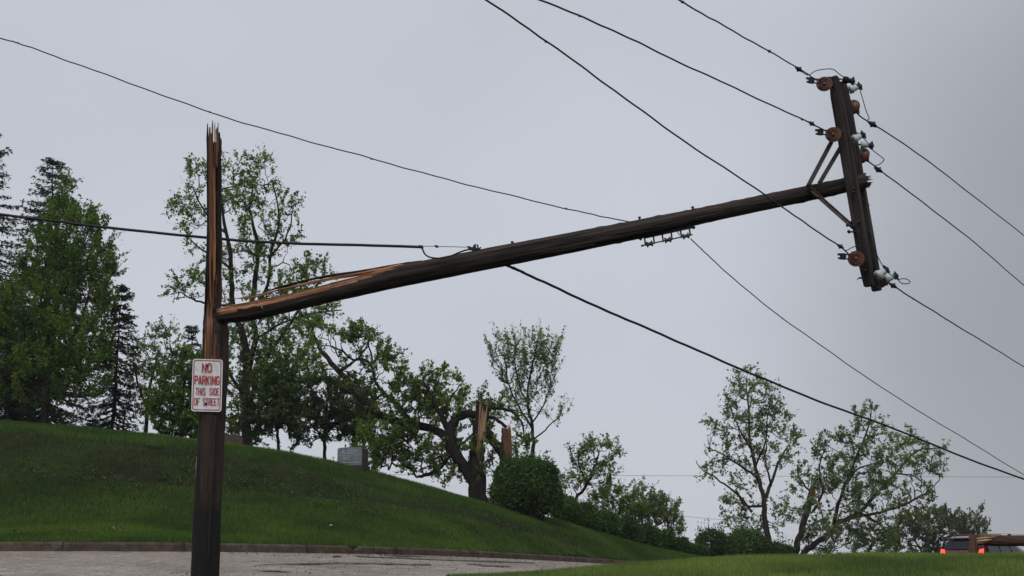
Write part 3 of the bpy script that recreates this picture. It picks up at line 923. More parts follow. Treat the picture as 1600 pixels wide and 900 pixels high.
tree('dark_tree', 'dark tree standing directly behind the polished gravestone', 'tree', 56,
     [[(553, 740, 4), (552, 700, 3.6), (556, 650, 3), (565, 610, 2)], [(553, 690, 2.4), (575, 660, 1.6), (590, 640, 1)]],
     [(565, 625, 26, 30), (560, 665, 26, 24), (590, 680, 24, 24)], n_att=120, leaves=7000, ll=.11, lw=.065, mat='leaf_dark', spread=.19, group=G_HILL, bark='bark_dark')

# storm-broken tree
def torn(px0, py0, px1, py1, w, Y, mat, parent, n=7, name='torn_wood', top=10):
    """jagged plates of exposed wood standing proud of a broken stem"""
    mb = MB()
    for k in range(n):
        s = (k + .5) / n - .5
        a = at(px0 + s * w * 1.0, py0 + random.uniform(-top, top) * .8, Y - .20 - .04 * (1 - abs(s) * 2)); b = at(px1 + s * w, py1 + random.uniform(-top, top), Y - .20 - .04 * (1 - abs(s) * 2))
        m = a.lerp(b, .55) + Vector((random.uniform(-.02, .02), 0, 0)); hw = w / n * .75 * mpp(Y)
        mb.tube([a, m, b.lerp(m, .35), b], [hw * .3, hw, hw * .9, hw * .12], 5, smooth=False)
    return mb.build(name, M[mat], parent)
def broken_extra(root, Y):
    torn(750, 700, 756, 634, 12, Y - .10, 'raw_pale', root, 9, 'torn_wood', 13)
    torn(745, 728, 749, 690, 8, Y - .04, 'raw_dark', root, 5, 'torn_wood', 10)
    torn(795, 722, 791, 668, 13, Y - .05, 'raw_dark', root, 6, 'torn_wood', 8)
tree('storm_broken_tree', 'storm-broken tree with pale torn trunk and arching fallen limbs beside the round bush', 'tree', 48,
     [[(748, 782, 19), (746, 745, 17), (744, 715, 15.5), (747, 690, 14), (752, 655, 13.5), (754, 630, 12.5)],
      [(742, 760, 11), (722, 725, 11), (706, 700, 12), (703, 675, 11), (712, 655, 10), (728, 647, 8), (750, 650, 6)],
      [(704, 690, 9), (680, 672, 8), (640, 662, 8), (608, 655, 9), (580, 640, 9), (555, 610, 7.5), (535, 585, 6), (512, 560, 5), (495, 535, 4), (484, 505, 2.5), (478, 485, 1.2)],
      [(645, 662, 5), (622, 635, 5), (602, 615, 4), (588, 598, 3), (580, 560, 2), (575, 525, 1)],
      [(600, 612, 3), (585, 625, 2), (570, 622, 1.2)], [(530, 580, 3.5), (560, 560, 2.5), (580, 530, 1.5), (600, 520, 1)],
      [(703, 680, 6), (690, 650, 5), (675, 620, 3), (662, 590, 2), (690, 575, 1)], [(704, 700, 5), (692, 725, 4.5), (668, 742, 4), (650, 745, 2)],
      [(756, 670, 9), (772, 690, 9), (786, 712, 9), (792, 745, 9), (794, 782, 9)], [(794, 760, 8), (792, 720, 7), (790, 690, 8), (789, 670, 7.5)],
      [(757, 640, 4), (780, 638, 3.5), (803, 645, 3), (816, 665, 2), (822, 700, 1)], [(758, 650, 4), (775, 655, 3.5), (792, 668, 3)],
      [(690, 650, 3), (705, 620, 2), (720, 600, 1)], [(745, 670, 2.5), (728, 690, 2.5), (708, 702, 3)]],
     [(492, 520, 24, 26, .6), (505, 560, 30, 30, .7), (545, 535, 30, 24, .6), (580, 545, 34, 30, .7), (615, 560, 20, 26, .5), (585, 590, 40, 30, .5), (650, 605, 38, 26, 1), (690, 595, 30, 20, .8),
      (640, 640, 50, 22, 1.2), (690, 640, 34, 24, 1.1), (600, 690, 44, 36, 1.3), (650, 705, 44, 32, 1.3), (690, 730, 36, 22, 1.1), (600, 725, 26, 16, 1), (740, 700, 34, 44, .7), (730, 640, 24, 16, .5),
      (770, 640, 40, 14, .3), (815, 675, 14, 30, .3), (735, 620, 20, 10, .3)],
     n_att=600, leaves=31000, back=.5, limb_scale=.78, ll=.115, lw=.065, mat='leaf_spring', spread=.18, group=G_HILL, bark='bark_dark', extra=broken_extra, step=.35)
tree('slender_tree', 'slender sparse young tree with fine upright twigs right of the torn trunk', 'tree', 52,
     [[(834, 745, 3.6), (833, 700, 3.2), (831, 665, 2.8), (824, 625, 2.2), (828, 590, 1.8), (835, 560, 1.4), (842, 522, .8)], [(831, 668, 2.4), (810, 635, 1.8), (795, 600, 1.4), (788, 560, 1)],
      [(832, 660, 1.8), (850, 630, 1.3), (862, 590, 1)], [(825, 630, 1.6), (808, 590, 1.2), (805, 540, .8)], [(833, 690, 1.6), (855, 668, 1.2), (875, 650, .8)], [(830, 650, 1.3), (800, 640, 1), (775, 628, .7)],
      [(835, 600, 1.2), (852, 570, 1), (862, 535, .7)]],
     [(790, 552, 24, 22, 1), (820, 548, 22, 20, 1), (848, 545, 22, 20, 1), (858, 560, 18, 22, .8), (800, 580, 26, 26, .9), (840, 585, 30, 28, .9), (830, 625, 40, 28, .45), (868, 650, 20, 20, .35), (800, 650, 30, 30, .3), (778, 560, 14, 24, .8)],
     n_att=280, leaves=6400, ll=.105, lw=.055, mat='leaf_pale', spread=.27, group=G_HILL, up=1.9, bark='bark_dark')
tree('leaning_sapling', 'small sapling leaning right above the hedge', 'tree', 52,
     [[(893, 812, 3.4), (900, 782, 3), (918, 755, 2.6), (930, 730, 2), (938, 705, 1.2)], [(918, 755, 1.8), (905, 730, 1.3), (905, 705, 1)], [(928, 735, 1.5), (948, 722, 1.1), (962, 712, .8)]],
     [(915, 708, 26, 18), (940, 710, 28, 18), (905, 740, 20, 26, .8), (930, 745, 28, 22, .7), (888, 760, 20, 26, .8)], n_att=170, leaves=3900, ll=.10, lw=.06, mat='leaf_spring', spread=.16, group=G_HILL, bark='bark_dark')

# bushes and hedge down the right end of the bank
shrub('round_bush', 'large dense round dark bush at the foot of the torn trunk', 'bush', 45.5, [(820, 757, 51, 41), (802, 774, 36, 30), (845, 776, 34, 30), (794, 745, 20, 18), (848, 742, 24, 20)], 34000, .10, .055, 'hedge', spiky=220)
G_HEDGE = 'clipped hedge bushes stepping down the bank'
hl = ['darker and wider than the rest, touching the big round bush', 'second bush down the hedge, under the leaning sapling', 'third bush down the hedge, rounder than its neighbours', 'middle hedge bush below the tall wispy saplings',
      'hedge bush below the gap in the saplings', 'low hedge bush near the end of the row', 'hedge bush second from the lower end', 'last and smallest hedge bush at the lower end of the bank']
hp = [(882, 797, 22, 20), (912, 807, 22, 19), (945, 817, 21, 18), (978, 827, 22, 18), (1010, 837, 18, 17), (1036, 845, 18, 16), (1062, 855, 17, 14), (1088, 864, 16, 12)]
for (x, y, a, b), l in zip(hp, hl):
    shrub('hedge_bush', l, 'bush', np.interp(x, [880, 1090], [48, 58]), [(x, y, a, b), (x + a * .5, y + b * .35, a * .7, b * .7)], 8500, .09, .05, 'hedge', G_HEDGE, 4)
G_WISPY = 'wispy saplings behind the hedge'
tree('wispy_sapling', 'wispy sapling left of the others, behind the upper hedge', 'tree', 56, [[(958, 835, 2), (962, 805, 1.6), (958, 780, 1.2)], [(960, 812, 1.4), (975, 790, 1)]], [(958, 785, 26, 22), (985, 800, 20, 18), (935, 795, 16, 22)],
     n_att=120, leaves=4200, ll=.11, lw=.06, mat='leaf_spring', spread=.17, up=.6, group=G_WISPY)
tree('wispy_sapling', 'tallest wispy sapling behind the middle of the hedge', 'tree', 57, [[(1005, 840, 2), (1004, 805, 1.6), (1008, 778, 1.1)], [(1004, 815, 1.4), (990, 790, 1)]], [(1006, 785, 22, 20), (990, 800, 20, 20), (1020, 805, 16, 20)],
     n_att=120, leaves=4000, ll=.11, lw=.06, mat='leaf_pale', spread=.17, up=.8, group=G_WISPY)
tree('wispy_sapling', 'feathery wispy sapling behind the lower hedge', 'tree', 58, [[(1045, 850, 2), (1043, 820, 1.5), (1040, 795, 1)], [(1044, 828, 1.4), (1058, 808, 1)]], [(1038, 800, 20, 18), (1052, 820, 18, 20), (1025, 818, 16, 16)],
     n_att=110, leaves=3600, ll=.11, lw=.06, mat='leaf_pale', spread=.17, up=1.0, group=G_WISPY)

# far trees on the right
G_R = 'trees beyond the road on the right'
tree('open_tree', 'open sparse tree with dark forked trunk standing alone right of centre', 'tree', 64,
     [[(1206, 885, 5.5), (1202, 850, 5), (1194, 810, 4.6), (1193, 780, 4.2), (1184, 745, 3.4), (1178, 720, 3), (1172, 690, 2.4), (1170, 650, 1.8), (1166, 600, 1)],
      [(1193, 785, 3.6), (1205, 755, 2.8), (1216, 725, 2), (1232, 695, 1.2)], [(1184, 748, 2.4), (1160, 730, 2), (1130, 710, 1.4), (1108, 700, .9)],
      [(1175, 800, 2.2), (1155, 775, 2), (1125, 752, 1.5), (1098, 735, 1), (1088, 720, .7)], [(1193, 790, 2.4), (1165, 790, 2.2), (1150, 765, 1.6)], [(1180, 730, 2), (1196, 690, 1.6), (1200, 650, 1.1), (1205, 615, .8)],
      [(1172, 700, 1.6), (1150, 660, 1.2), (1140, 630, .8)], [(1205, 760, 2), (1196, 720, 1.6), (1198, 690, 1)]],
     [(1166, 600, 22, 22, 1), (1155, 635, 24, 24, .9), (1195, 625, 22, 24, 1), (1118, 672, 18, 16, .9), (1165, 665, 34, 24, 1), (1205, 660, 26, 22, .7), (1230, 690, 20, 18, .8), (1125, 710, 26, 22, .8), (1165, 705, 34, 24, .6),
      (1112, 735, 18, 16, .6), (1210, 715, 24, 24, .5), (1160, 750, 26, 24, .4), (1150, 800, 26, 22, .7), (1175, 820, 30, 26, 1), (1215, 810, 20, 28, .5)],
     n_att=460, leaves=10800, back=.3, ll=.13, lw=.075, mat='leaf_pale', spread=.2, group=G_R, bark='bark')
shrub('wild_bush', 'brownish wild bush at the left foot of the lone open tree', 'bush', 60, [(1112, 850, 24, 20), (1140, 856, 24, 18)], 9500, .1, .055, 'leaf_dark', 'wild bushes under the far trees', 6, spiky=60)
shrub('wild_bush', 'green wild bush around the trunk of the lone open tree', 'bush', 61, [(1168, 852, 30, 22), (1200, 862, 24, 16)], 10500, .1, .06, 'hedge', 'wild bushes under the far trees', 6)
shrub('wild_bush', 'low wild bush between the lone open tree and the snapped trunk', 'bush', 62, [(1222, 866, 22, 14)], 4500, .1, .06, 'leaf_dark', 'wild bushes under the far trees', 4, spiky=30)
def snapped_extra(root, Y):
    torn(1268, 782, 1270, 758, 5, Y, 'raw_dark', root, 4, 'torn_wood', 5)
    torn(1283, 797, 1276, 783, 4, Y, 'raw_pale', root, 3, 'torn_wood', 4)
tree('snapped_tree', 'large spreading tree with snapped leaning trunk, its fallen crown sweeping right', 'tree', 62,
     [[(1240, 885, 6), (1244, 858, 5.5), (1253, 825, 5.5), (1262, 795, 5.5), (1270, 760, 5)],
      [(1243, 880, 5), (1270, 852, 5), (1295, 835, 5), (1312, 815, 4.5), (1345, 800, 3.6), (1370, 770, 2.8), (1400, 740, 2.2), (1432, 705, 1.8), (1470, 700, 1)],
      [(1300, 830, 3.5), (1308, 795, 3), (1322, 755, 2.4), (1340, 710, 2), (1358, 665, 1.4), (1362, 640, .8)], [(1335, 808, 3), (1375, 800, 2.4), (1420, 785, 2), (1455, 765, 1)],
      [(1270, 800, 2.5), (1285, 770, 2), (1280, 730, 1.4), (1290, 700, 1)], [(1322, 755, 2), (1345, 730, 1.6), (1390, 720, 1)], [(1400, 740, 1.8), (1430, 745, 1.4), (1462, 770, 1)],
      [(1345, 802, 2.4), (1375, 820, 2), (1405, 850, 1.4)], [(1268, 770, 2), (1250, 750, 1.5), (1245, 725, 1)]],
     [(1356, 655, 22, 20, .9), (1335, 690, 28, 24, 1), (1375, 680, 24, 18, .6), (1298, 705, 24, 24, 1), (1275, 745, 30, 30, 1), (1420, 690, 30, 14, 1), (1458, 705, 20, 12, .9), (1330, 740, 44, 34, 1), (1400, 730, 48, 34, 1),
      (1445, 755, 26, 34, 1), (1300, 790, 44, 34, 1.2), (1370, 785, 55, 34, 1.1), (1440, 800, 28, 26, .9), (1320, 835, 56, 28, 1.8), (1370, 845, 40, 24, 1.3), (1285, 850, 34, 18, 1.4), (1240, 790, 22, 32, .6)],
     n_att=640, leaves=22500, back=.4, ll=.125, lw=.075, mat='leaf_pale', spread=.2, group=G_R, bark='bark', extra=snapped_extra, droop=.05)
tree('distant_tree', 'pale grey-green distant tree left of the car', 'tree', 95, [[(1448, 900, 3), (1446, 860, 2.5), (1450, 825, 1.6)], [(1447, 870, 2), (1425, 840, 1.2)], [(1447, 865, 2), (1475, 835, 1.2)]],
     [(1430, 830, 34, 26), (1465, 825, 36, 24), (1450, 855, 60, 24), (1490, 840, 22, 24, .8), (1400, 850, 26, 20)], n_att=260, leaves=20000, ll=.17, lw=.1, mat='leaf_far', spread=.3, group=G_R, bark='bark')
tree('distant_tree', 'small bare-topped distant tree behind the car roof', 'tree', 92, [[(1520, 890, 2), (1520, 850, 1.6), (1524, 815, 1), (1532, 798, .6)]],
     [(1520, 830, 20, 20), (1528, 812, 12, 14, .5), (1505, 845, 18, 14)], n_att=110, leaves=4200, ll=.15, lw=.08, mat='leaf_far', spread=.28, up=1.0, group=G_R, bark='bark')

# ------------------------------------------------------------------ gravestones
def stone(label, px0, px1, pytop, pybot, Y, yaw, depth, mat_front, mat_side, name='gravestone', letters=None):
    w = (px1 - px0) * mpp(Y); c = at((px0 + px1) / 2, pybot, Y); zt = at(0, pytop, Y).z; zg = gz(c.x, c.y)
    root = empty(name, (c.x, c.y, zg), label, 'gravestone')
    u = Vector((math.cos(yaw), math.sin(yaw), 0)); v = Vector((-math.sin(yaw), math.cos(yaw), 0)); z = Vector((0, 0, 1))
    hw = w / 2; h = zt - zg; m0 = Vector((c.x, c.y, 0)) + v * depth / 2
    bm = bmesh.new()
    rows = []
    n = 10
    for s in (-1, 1):
        ring = [m0 + u * (-hw) + v * s * depth / 2 + z * (zg - .15)]
        for k in range(n + 1):
            t = k / n * 2 - 1
            ring.append(m0 + u * hw * t + v * s * depth / 2 + z * (zt - .045 * t * t * hw - (.02 if abs(t) == 1 else 0)))
        ring.append(m0 + u * hw + v * s * depth / 2 + z * (zg - .15))
        rows.append([bm.verts.new(p) for p in ring])
    f0 = bm.faces.new(rows[0]); f1 = bm.faces.new(rows[1][::-1]); f0.material_index = 0; f1.material_index = 0
    for k in range(len(rows[0])):
        k2 = (k + 1) % len(rows[0])
        f = bm.faces.new((rows[0][k], rows[1][k], rows[1][k2], rows[0][k2])); f.material_index = 1
    bmesh.ops.recalc_face_normals(bm, faces=bm.faces)
    bmesh.ops.bevel(bm, geom=[e for e in bm.edges if e.calc_face_angle(0) > 1.2], offset=.012, segments=2, affect='EDGES')
    me = bpy.data.meshes.new('tablet'); bm.to_mesh(me); bm.free()
    me.materials.append(mat_front); me.materials.append(mat_side)
    link('tablet', me, root)
    b = MB(); b.box(m0 + z * (zg - .03), u, v, z, hw + .05, depth / 2 + .05, .075)
    b.build('plinth', mat_side, root)
    return root, m0 - v * (depth / 2), u, v, zt, zg, hw
def mat_granite(name, a, b, rough, spec=.5):
    t = NT(name, rough, spec); n = t.noise(t.vec(), 60, 4, .7); n2 = t.noise(t.vec(), 4, 4, .6)
    c = t.ramp(n, [(.35, a), (.65, b)]); c = t.mix(1.0, c, t.ramp(n2, [(.3, (.7, .72, .75)), (.7, (1.15, 1.15, 1.15))]), 'MULTIPLY')
    return t.col(c)
M['granite'] = mat_granite('polished_grey_granite', (.075, .088, .095), (.19, .21, .225), .22, .6)
M['granite_rough'] = mat_granite('rough_dark_granite', (.028, .022, .020), (.065, .052, .046), .9, .2)
M['granite_brown'] = mat_granite('brown_granite', (.045, .026, .022), (.095, .058, .050), .75, .3)
M['etch'] = mat_plain('etched_granite', (.27, .29, .31), .8)
def text_mesh(name, s, size, mat, origin, u, up, parent, sx=1.0, thick=0.0, weight=0.0, normal_off=0.0):
    cu = bpy.data.curves.new(name, 'FONT'); cu.body = s; cu.size = size; cu.align_x = 'CENTER'; cu.align_y = 'CENTER'; cu.offset = weight; cu.extrude = thick; cu.resolution_u = 3
    ob = bpy.data.objects.new(name + '_tmp', cu); COL.objects.link(ob)
    dg = bpy.context.evaluated_depsgraph_get(); me = bpy.data.meshes.new_from_object(ob.evaluated_get(dg))
    bpy.data.objects.remove(ob); bpy.data.curves.remove(cu)
    n = Vector(u).cross(Vector(up)).normalized()
    for v in me.vertices:
        v.co = Vector(origin) + Vector(u) * v.co.x * sx + Vector(up) * v.co.y + n * (v.co.z + normal_off)
    me.materials.clear(); me.materials.append(mat)
    return link(name, me, parent)
root, fc, gu, gv, zt, zg, hw = stone('polished grey granite gravestone with worn lettering at the crest of the bank', 524.5, 567, 698.5, 728, 40.6, math.radians(-20), .46, M['granite'], M['granite_rough'])
z1 = Vector((0, 0, 1))
H = zt - zg
text_mesh('lettering', 'A COT', H * .30, M['etch'], fc + z1 * (zg + H * .74), gu, z1, root, 1.0, .002, .004, .003)
text_mesh('lettering', 'SEC', H * .24, M['etch'], fc + z1 * (zg + H * .42) - gu * .1, gu, z1, root, 1.1, .002, .003, .003)
b = MB(); b.box(fc + z1 * (zg + H * .58) - gv * .003, gu, gv, z1, hw * .85, .003, .007); b.box(fc + z1 * (zg + H * .22) - gv * .003, gu, gv, z1, hw * .9, .003, .012)
b.build('etched_line', M['etch'], root)
stone('low brown granite gravestone half hidden behind the upright pole', 322, 377, 678.5, 696, 42, math.radians(4), .3, M['granite_brown'], M['granite_brown'])
# tiny marker post far behind
p = at(520.5, 722, 46); mb = MB(); zg = gz(p.x, p.y); zt_ = at(520.5, 714.5, 46).z
mb.tube([(p.x, p.y, zg - .1), (p.x, p.y, zt_)], .012, 6).box((p.x, p.y, zt_), Vector((1, 0, 0)), Vector((0, 1, 0)), z1, .06, .012, .01)
o = mb.build('marker_post', M['iron']); tag(o, 'thin dark T-shaped marker just left of the polished gravestone', 'marker')

# ------------------------------------------------------------------ standing pole
PY = 13.0
def pole_c(t):   # centre of the standing pole, t = photo height (pixel row)
    xs = np.interp(t, [200, 505, 560, 640, 785, 895, 1000], [335.5, 337, 336.5, 332.5, 324.5, 320.5, 317])
    return at(float(xs), t, PY)
foot = pole_c(960); zf = gz(foot.x, foot.y)
stump = empty('broken_utility_pole', (foot.x, foot.y, zf), 'upright snapped utility pole carrying the parking sign, splintered to a jagged top', 'utility pole')
rows = list(np.linspace(985, 600, 28))
pts = [pole_c(r) for r in rows]
pts[0].z = zf - .4
halfw = [np.interp(r, [500, 560, 640, 785, 895, 1000], [20.5, 20.5, 20.3, 20.6, 21.2, 22]) * mpp(PY) for r in rows]
mb = MB(); mb.tube(pts, halfw, 28, wob=0.012)
# jagged rim of the break: each rim vertex rises to its own height, low on the right, high on the left
n = 28
def rim_extend(mb, c, r, tops, mat_side=0, mat_top=1):
    base = len(mb.v) - n
# collar that closes the shaft unevenly on the right hand side
shaft = mb.build('shaft', M['stump'], stump)
ax = (pts[-1] - pts[-4]).normalized(); C0 = pts[-1]
rt = Vector((1, 0, 0)); fr = Vector((0, -1, 0))
def splinter(px, top, wpx, dpt, name, mat, par=stump, bot=545, jag=5, lean=0.0, thick=None, off=0.0, sides=6, pointed=True):
    """one long splinter: base row `bot`, top row `top`, centred on pixel column px at its middle"""
    mb = MB(); k = 12; pp, rr = [], []
    for i in range(k + 1):
        t = i / k; row = bot + (top - bot) * t
        x = px + lean * t + float(np.interp(row, [200, 505, 560], [0, 1, .5])) - .6
        w = wpx * .5 * (1 if t < .9 or not pointed else max(.42, 1 - ((t - .9) / .1) ** 2.2)) * (1 + random.uniform(-.16, .16)) * min(1, .35 + t * 5)
        pp.append(at(x, row, PY + off)); rr.append(w * mpp(PY))
    mb.tube(pp, rr, sides, wob=.10, smooth=False)
    # flatten: scale depth about the centre line
    return mb.build(name, mat, par)
# outer half of the shaft that still stands (dark weathered skin at the back and sides, torn wood facing us)
def half_shell(par):
    mb = MB(); k = 52; m = 13; vs = []
    for i in range(k + 1):
        t = i / k; row = 606 + (226 - 606) * t; c = pole_c(row)
        hw = np.interp(row, [230, 300, 380, 460, 496, 509, 560, 606], [10.2, 10.4, 11.2, 12.8, 13.8, 20.3, 20.4, 20.3]) * mpp(PY)
        cx = np.interp(row, [230, 300, 380, 460, 496, 509, 560, 606], [335.2, 334.6, 333.4, 332.6, 332.0, 336.8, 336.5, 334.4]); c = at(float(cx), row, PY)
        for a in range(m):
            an = math.pi * a / (m - 1)              # back half
            j = 1 + random.uniform(-.03, .03)
            zz = random.uniform(-.10, .12) if i == k else 0
            vs.append(c + Vector((-math.cos(an) * hw * j, math.sin(an) * hw * 1.15 * j, zz)))
        for a in range(1, m - 1):                   # torn face, ragged
            x = 1 - 2 * a / (m - 1)
            zz = random.uniform(-.05, .10) if i == k else 0
            ridge = (.022 * math.sin(a * 2.1 + .35 * math.sin(i * .7)) + random.uniform(-.006, .006)) - .03 * (1 - t)
            lowf = np.interp(row, [470, 515], [0, 1]); vs.append(c + Vector((x * hw, ridge * (1 - lowf) - (.02 * (1 - lowf) if abs(x) < .6 else 0) - lowf * hw * math.sqrt(max(0, 1 - x * x)) , zz)))
    N = m + m - 2; fs, uv, mt = [], [], []
    for i in range(k):
        for a in range(N):
            a2 = (a + 1) % N
            fs.append((i * N + a, (i + 1) * N + a, (i + 1) * N + a2, i * N + a2))
            xf = 1 - 2 * (a - m + 1.5) / (m - 1)   # -1 left .. 1 right across the torn face
            rawface = a >= m - 1 and t > .30 + .2 * abs(xf + .15) + .05 * math.sin(a * 5.1) and -.72 < xf < .35 + .25 * math.sin(i * .35)
            mt.append(1 if rawface else 0)
            L = i * .047; w = a * .034
            uv.append([(w, 3 + L), (w, 3 + L + .047), (w + .034, 3 + L + .047), (w + .034, 3 + L)])
    fs.append(tuple(k * N + a for a in range(N))); mt.append(1); uv.append([(0.01 * a, 0) for a in range(N)])
    mb.add(vs, fs, mt, uv, smooth=False)
    return mb.build('splintered_shaft', [M['stump'], M['raw_dark']], par, recalc=True)
half_shell(stump)
SP = [(324.9, 193, 3.6, 'stump', -.085, 470), (328.4, 199, 5.0, 'raw_dark', -.08, 440), (332.6, 188, 2.6, 'raw', -.07, 300), (330.6, 208, 4.2, 'raw_dark', -.095, 410), (336.4, 191, 1.8, 'raw_dark', -.05, 300),
      (339.6, 199, 3.4, 'raw_dark', -.06, 262), (341.4, 191, 1.7, 'raw', -.05, 240), (343.4, 207, 4.6, 'stump', -.04, 330), (345.6, 216, 3.6, 'raw_dark', -.02, 245), (344.0, 236, 5.2, 'stump', -.06, 420)]
for px, top, w, mt, off, bt in SP:
    splinter(px, top, w, 0, 'splinter', M[mt], off=off, bot=bt, pointed=True)
splinter(335.0, 262, 4.6, 0, 'splinter', M['raw'], off=-.085, bot=438)
splinter(328.4, 395, 2.4, 0, 'splinter', M['raw_dark'], off=-.125, bot=475)
# loose thin slivers hanging on the right of the upright
def sliver(par, pix, w, mat, off=0.0, name='splinter'):
    mb = MB(); P_ = smooth_path(pix, 4); k = len(P_)
    pts = [at(float(a), float(b_), PY + off) for a, b_ in P_]
    mb.tube(pts, [max(.25, w * math.sin(math.pi * (.12 + .82 * i / (k - 1)))) * mpp(PY) * .5 for i in range(k)], 5, wob=.15, smooth=False)
    return mb.build(name, mat, par)
sliver(stump, [(343, 498), (345.5, 460), (344.5, 420), (346, 380), (345, 352)], 4.2, M['raw_dark'], .02)
sliver(stump, [(349, 478), (351, 465), (347, 452), (345, 440)], 1.6, M['raw_dark'], .0)
sliver(stump, [(320, 566), (321.2, 540), (321.0, 520)], 2.6, M['raw'], -.13)
# the torn shoulder the fallen length rests on
mb = MB()
for k in range(4, 9):
    x = 322 + k * 4.0; mb.tube([at(x, 545, PY + .02), at(x + .3, 520, PY + .02), at(x + random.uniform(-1, 1), 502 + random.uniform(-5, 8), PY + .02)], [3.0 * mpp(PY), 2.8 * mpp(PY), .8 * mpp(PY)], 5, smooth=False)
mb.build('torn_shoulder', M['stump'], stump)
# deep drying crack and a steel ground wire moulding down the front, a white marker strip on the left
mb = MB(); mb.box(at(308, 729, PY - .02), Vector((1, 0, 0)), Vector((0, 1, 0)), (pole_c(700) - pole_c(760)).normalized(), .008, .02, .105)
M['white_strip'] = mat_plain('white_plastic', (.62, .62, .60), .5)
mb.build('marker_strip', M['white_strip'], stump)
mb = MB()
cr = smooth_path([(325, 880), (328, 820), (331, 760), (334, 700), (337, 650)], 5)
mb.tube([at(float(a), float(b_), PY - .148) for a, b_ in cr], [1.0 * mpp(PY)] * len(cr), 5)
cr = smooth_path([(331, 556), (332, 530), (333, 500)], 5)
mb.tube([at(float(a), float(b_), PY - .148) for a, b_ in cr], [.9 * mpp(PY)] * len(cr), 5)
mb.build('drying_crack', M['cable'], stump)
mb = MB()
for x, y in [(310, 888), (318, 838), (333, 668), (329, 700), (340, 715), (322, 760), (338, 540), (327, 800)]:
    mb.lathe(at(x, y, PY - .155), (0, -1, 0), [(-.02, .006), (.006, .006)], 6)
mb.build('nail_head', M['steel'], stump); bpy.data.objects['nail_head']['kind'] = 'stuff'

# ------------------------------------------------------------------ sign
SY = PY - .165
tl, tr_, br, bl = at(301, 560.5, SY), at(348, 561.5, SY), at(345.5, 643.5, SY), at(298, 642, SY)
cs = (tl + tr_ + br + bl) / 4
su = ((tr_ - tl) + (br - bl)).normalized(); sv = ((tl - bl) + (tr_ - br)).normalized(); sn = su.cross(sv).normalized()
SW, SH = ((tr_ - tl).length + (br - bl).length) / 2, ((tl - bl).length + (tr_ - br).length) / 2
sign = empty('parking_sign', cs, 'white metal sign with red NO PARKING THIS SIDE OF STREET lettering on the upright pole', 'sign')
def rrect(w, h, r, seg=6):
    out = []
    for cx, cy, a0 in ((w / 2 - r, h / 2 - r, 0), (-w / 2 + r, h / 2 - r, 90), (-w / 2 + r, -h / 2 + r, 180), (w / 2 - r, -h / 2 + r, 270)):
        for k in range(seg + 1):
            a = math.radians(a0 + 90 * k / seg); out.append((cx + r * math.cos(a), cy + r * math.sin(a)))
    return out
def S(x, y, d): return cs + su * x + sv * y + sn * (d + .010 * math.cos(x / SW * 3.0) - .010 + .004 * math.sin(y * 9))
def sign_plate():
    mb = MB(); R = rrect(SW, SH, .028); k = len(R)
    vs = [S(x, y, 0) for x, y in R] + [S(x, y, -.003) for x, y in R]
    fs = [tuple(range(k)), tuple(range(2 * k - 1, k - 1, -1))] + [(i, k + i, k + (i + 1) % k, (i + 1) % k) for i in range(k)]
    mb.add(vs, fs, smooth=False); return mb.build('sign_plate', M['sign_white'], sign)
t = NT('sheet_white', .45, .4); n1 = t.noise(t.vec(), 7, 5, .7); n2 = t.noise(t.vec('Object', (1, 1, .25)), 22, 4)
c = t.ramp(n1, [(.30, (.56, .53, .50)), (.52, (.72, .73, .74)), (.75, (.80, .81, .82))]); c = t.mix(1.0, c, t.ramp(n2, [(.30, (.86, .80, .78)), (.5, (1, 1, 1))]), 'MULTIPLY'); M['sign_white'] = t.col(c)
t = NT('faded_red', .5, .4); n1 = t.noise(t.vec(), 26, 4, .7); M['sign_red'] = t.col(t.ramp(n1, [(.3, (.28, .020, .016)), (.55, (.40, .035, .026)), (.8, (.50, .10, .075))]))
sign_plate()
mb = MB(); A_, B_ = rrect(SW - .024, SH - .024, .022), rrect(SW - .042, SH - .042, .014); k = len(A_)
mb.add([S(x, y, .0012) for x, y in A_] + [S(x, y, .0012) for x, y in B_], [(i, (i + 1) % k, k + (i + 1) % k, k + i) for i in range(k)], smooth=False)
mb.build('red_border', M['sign_red'], sign)
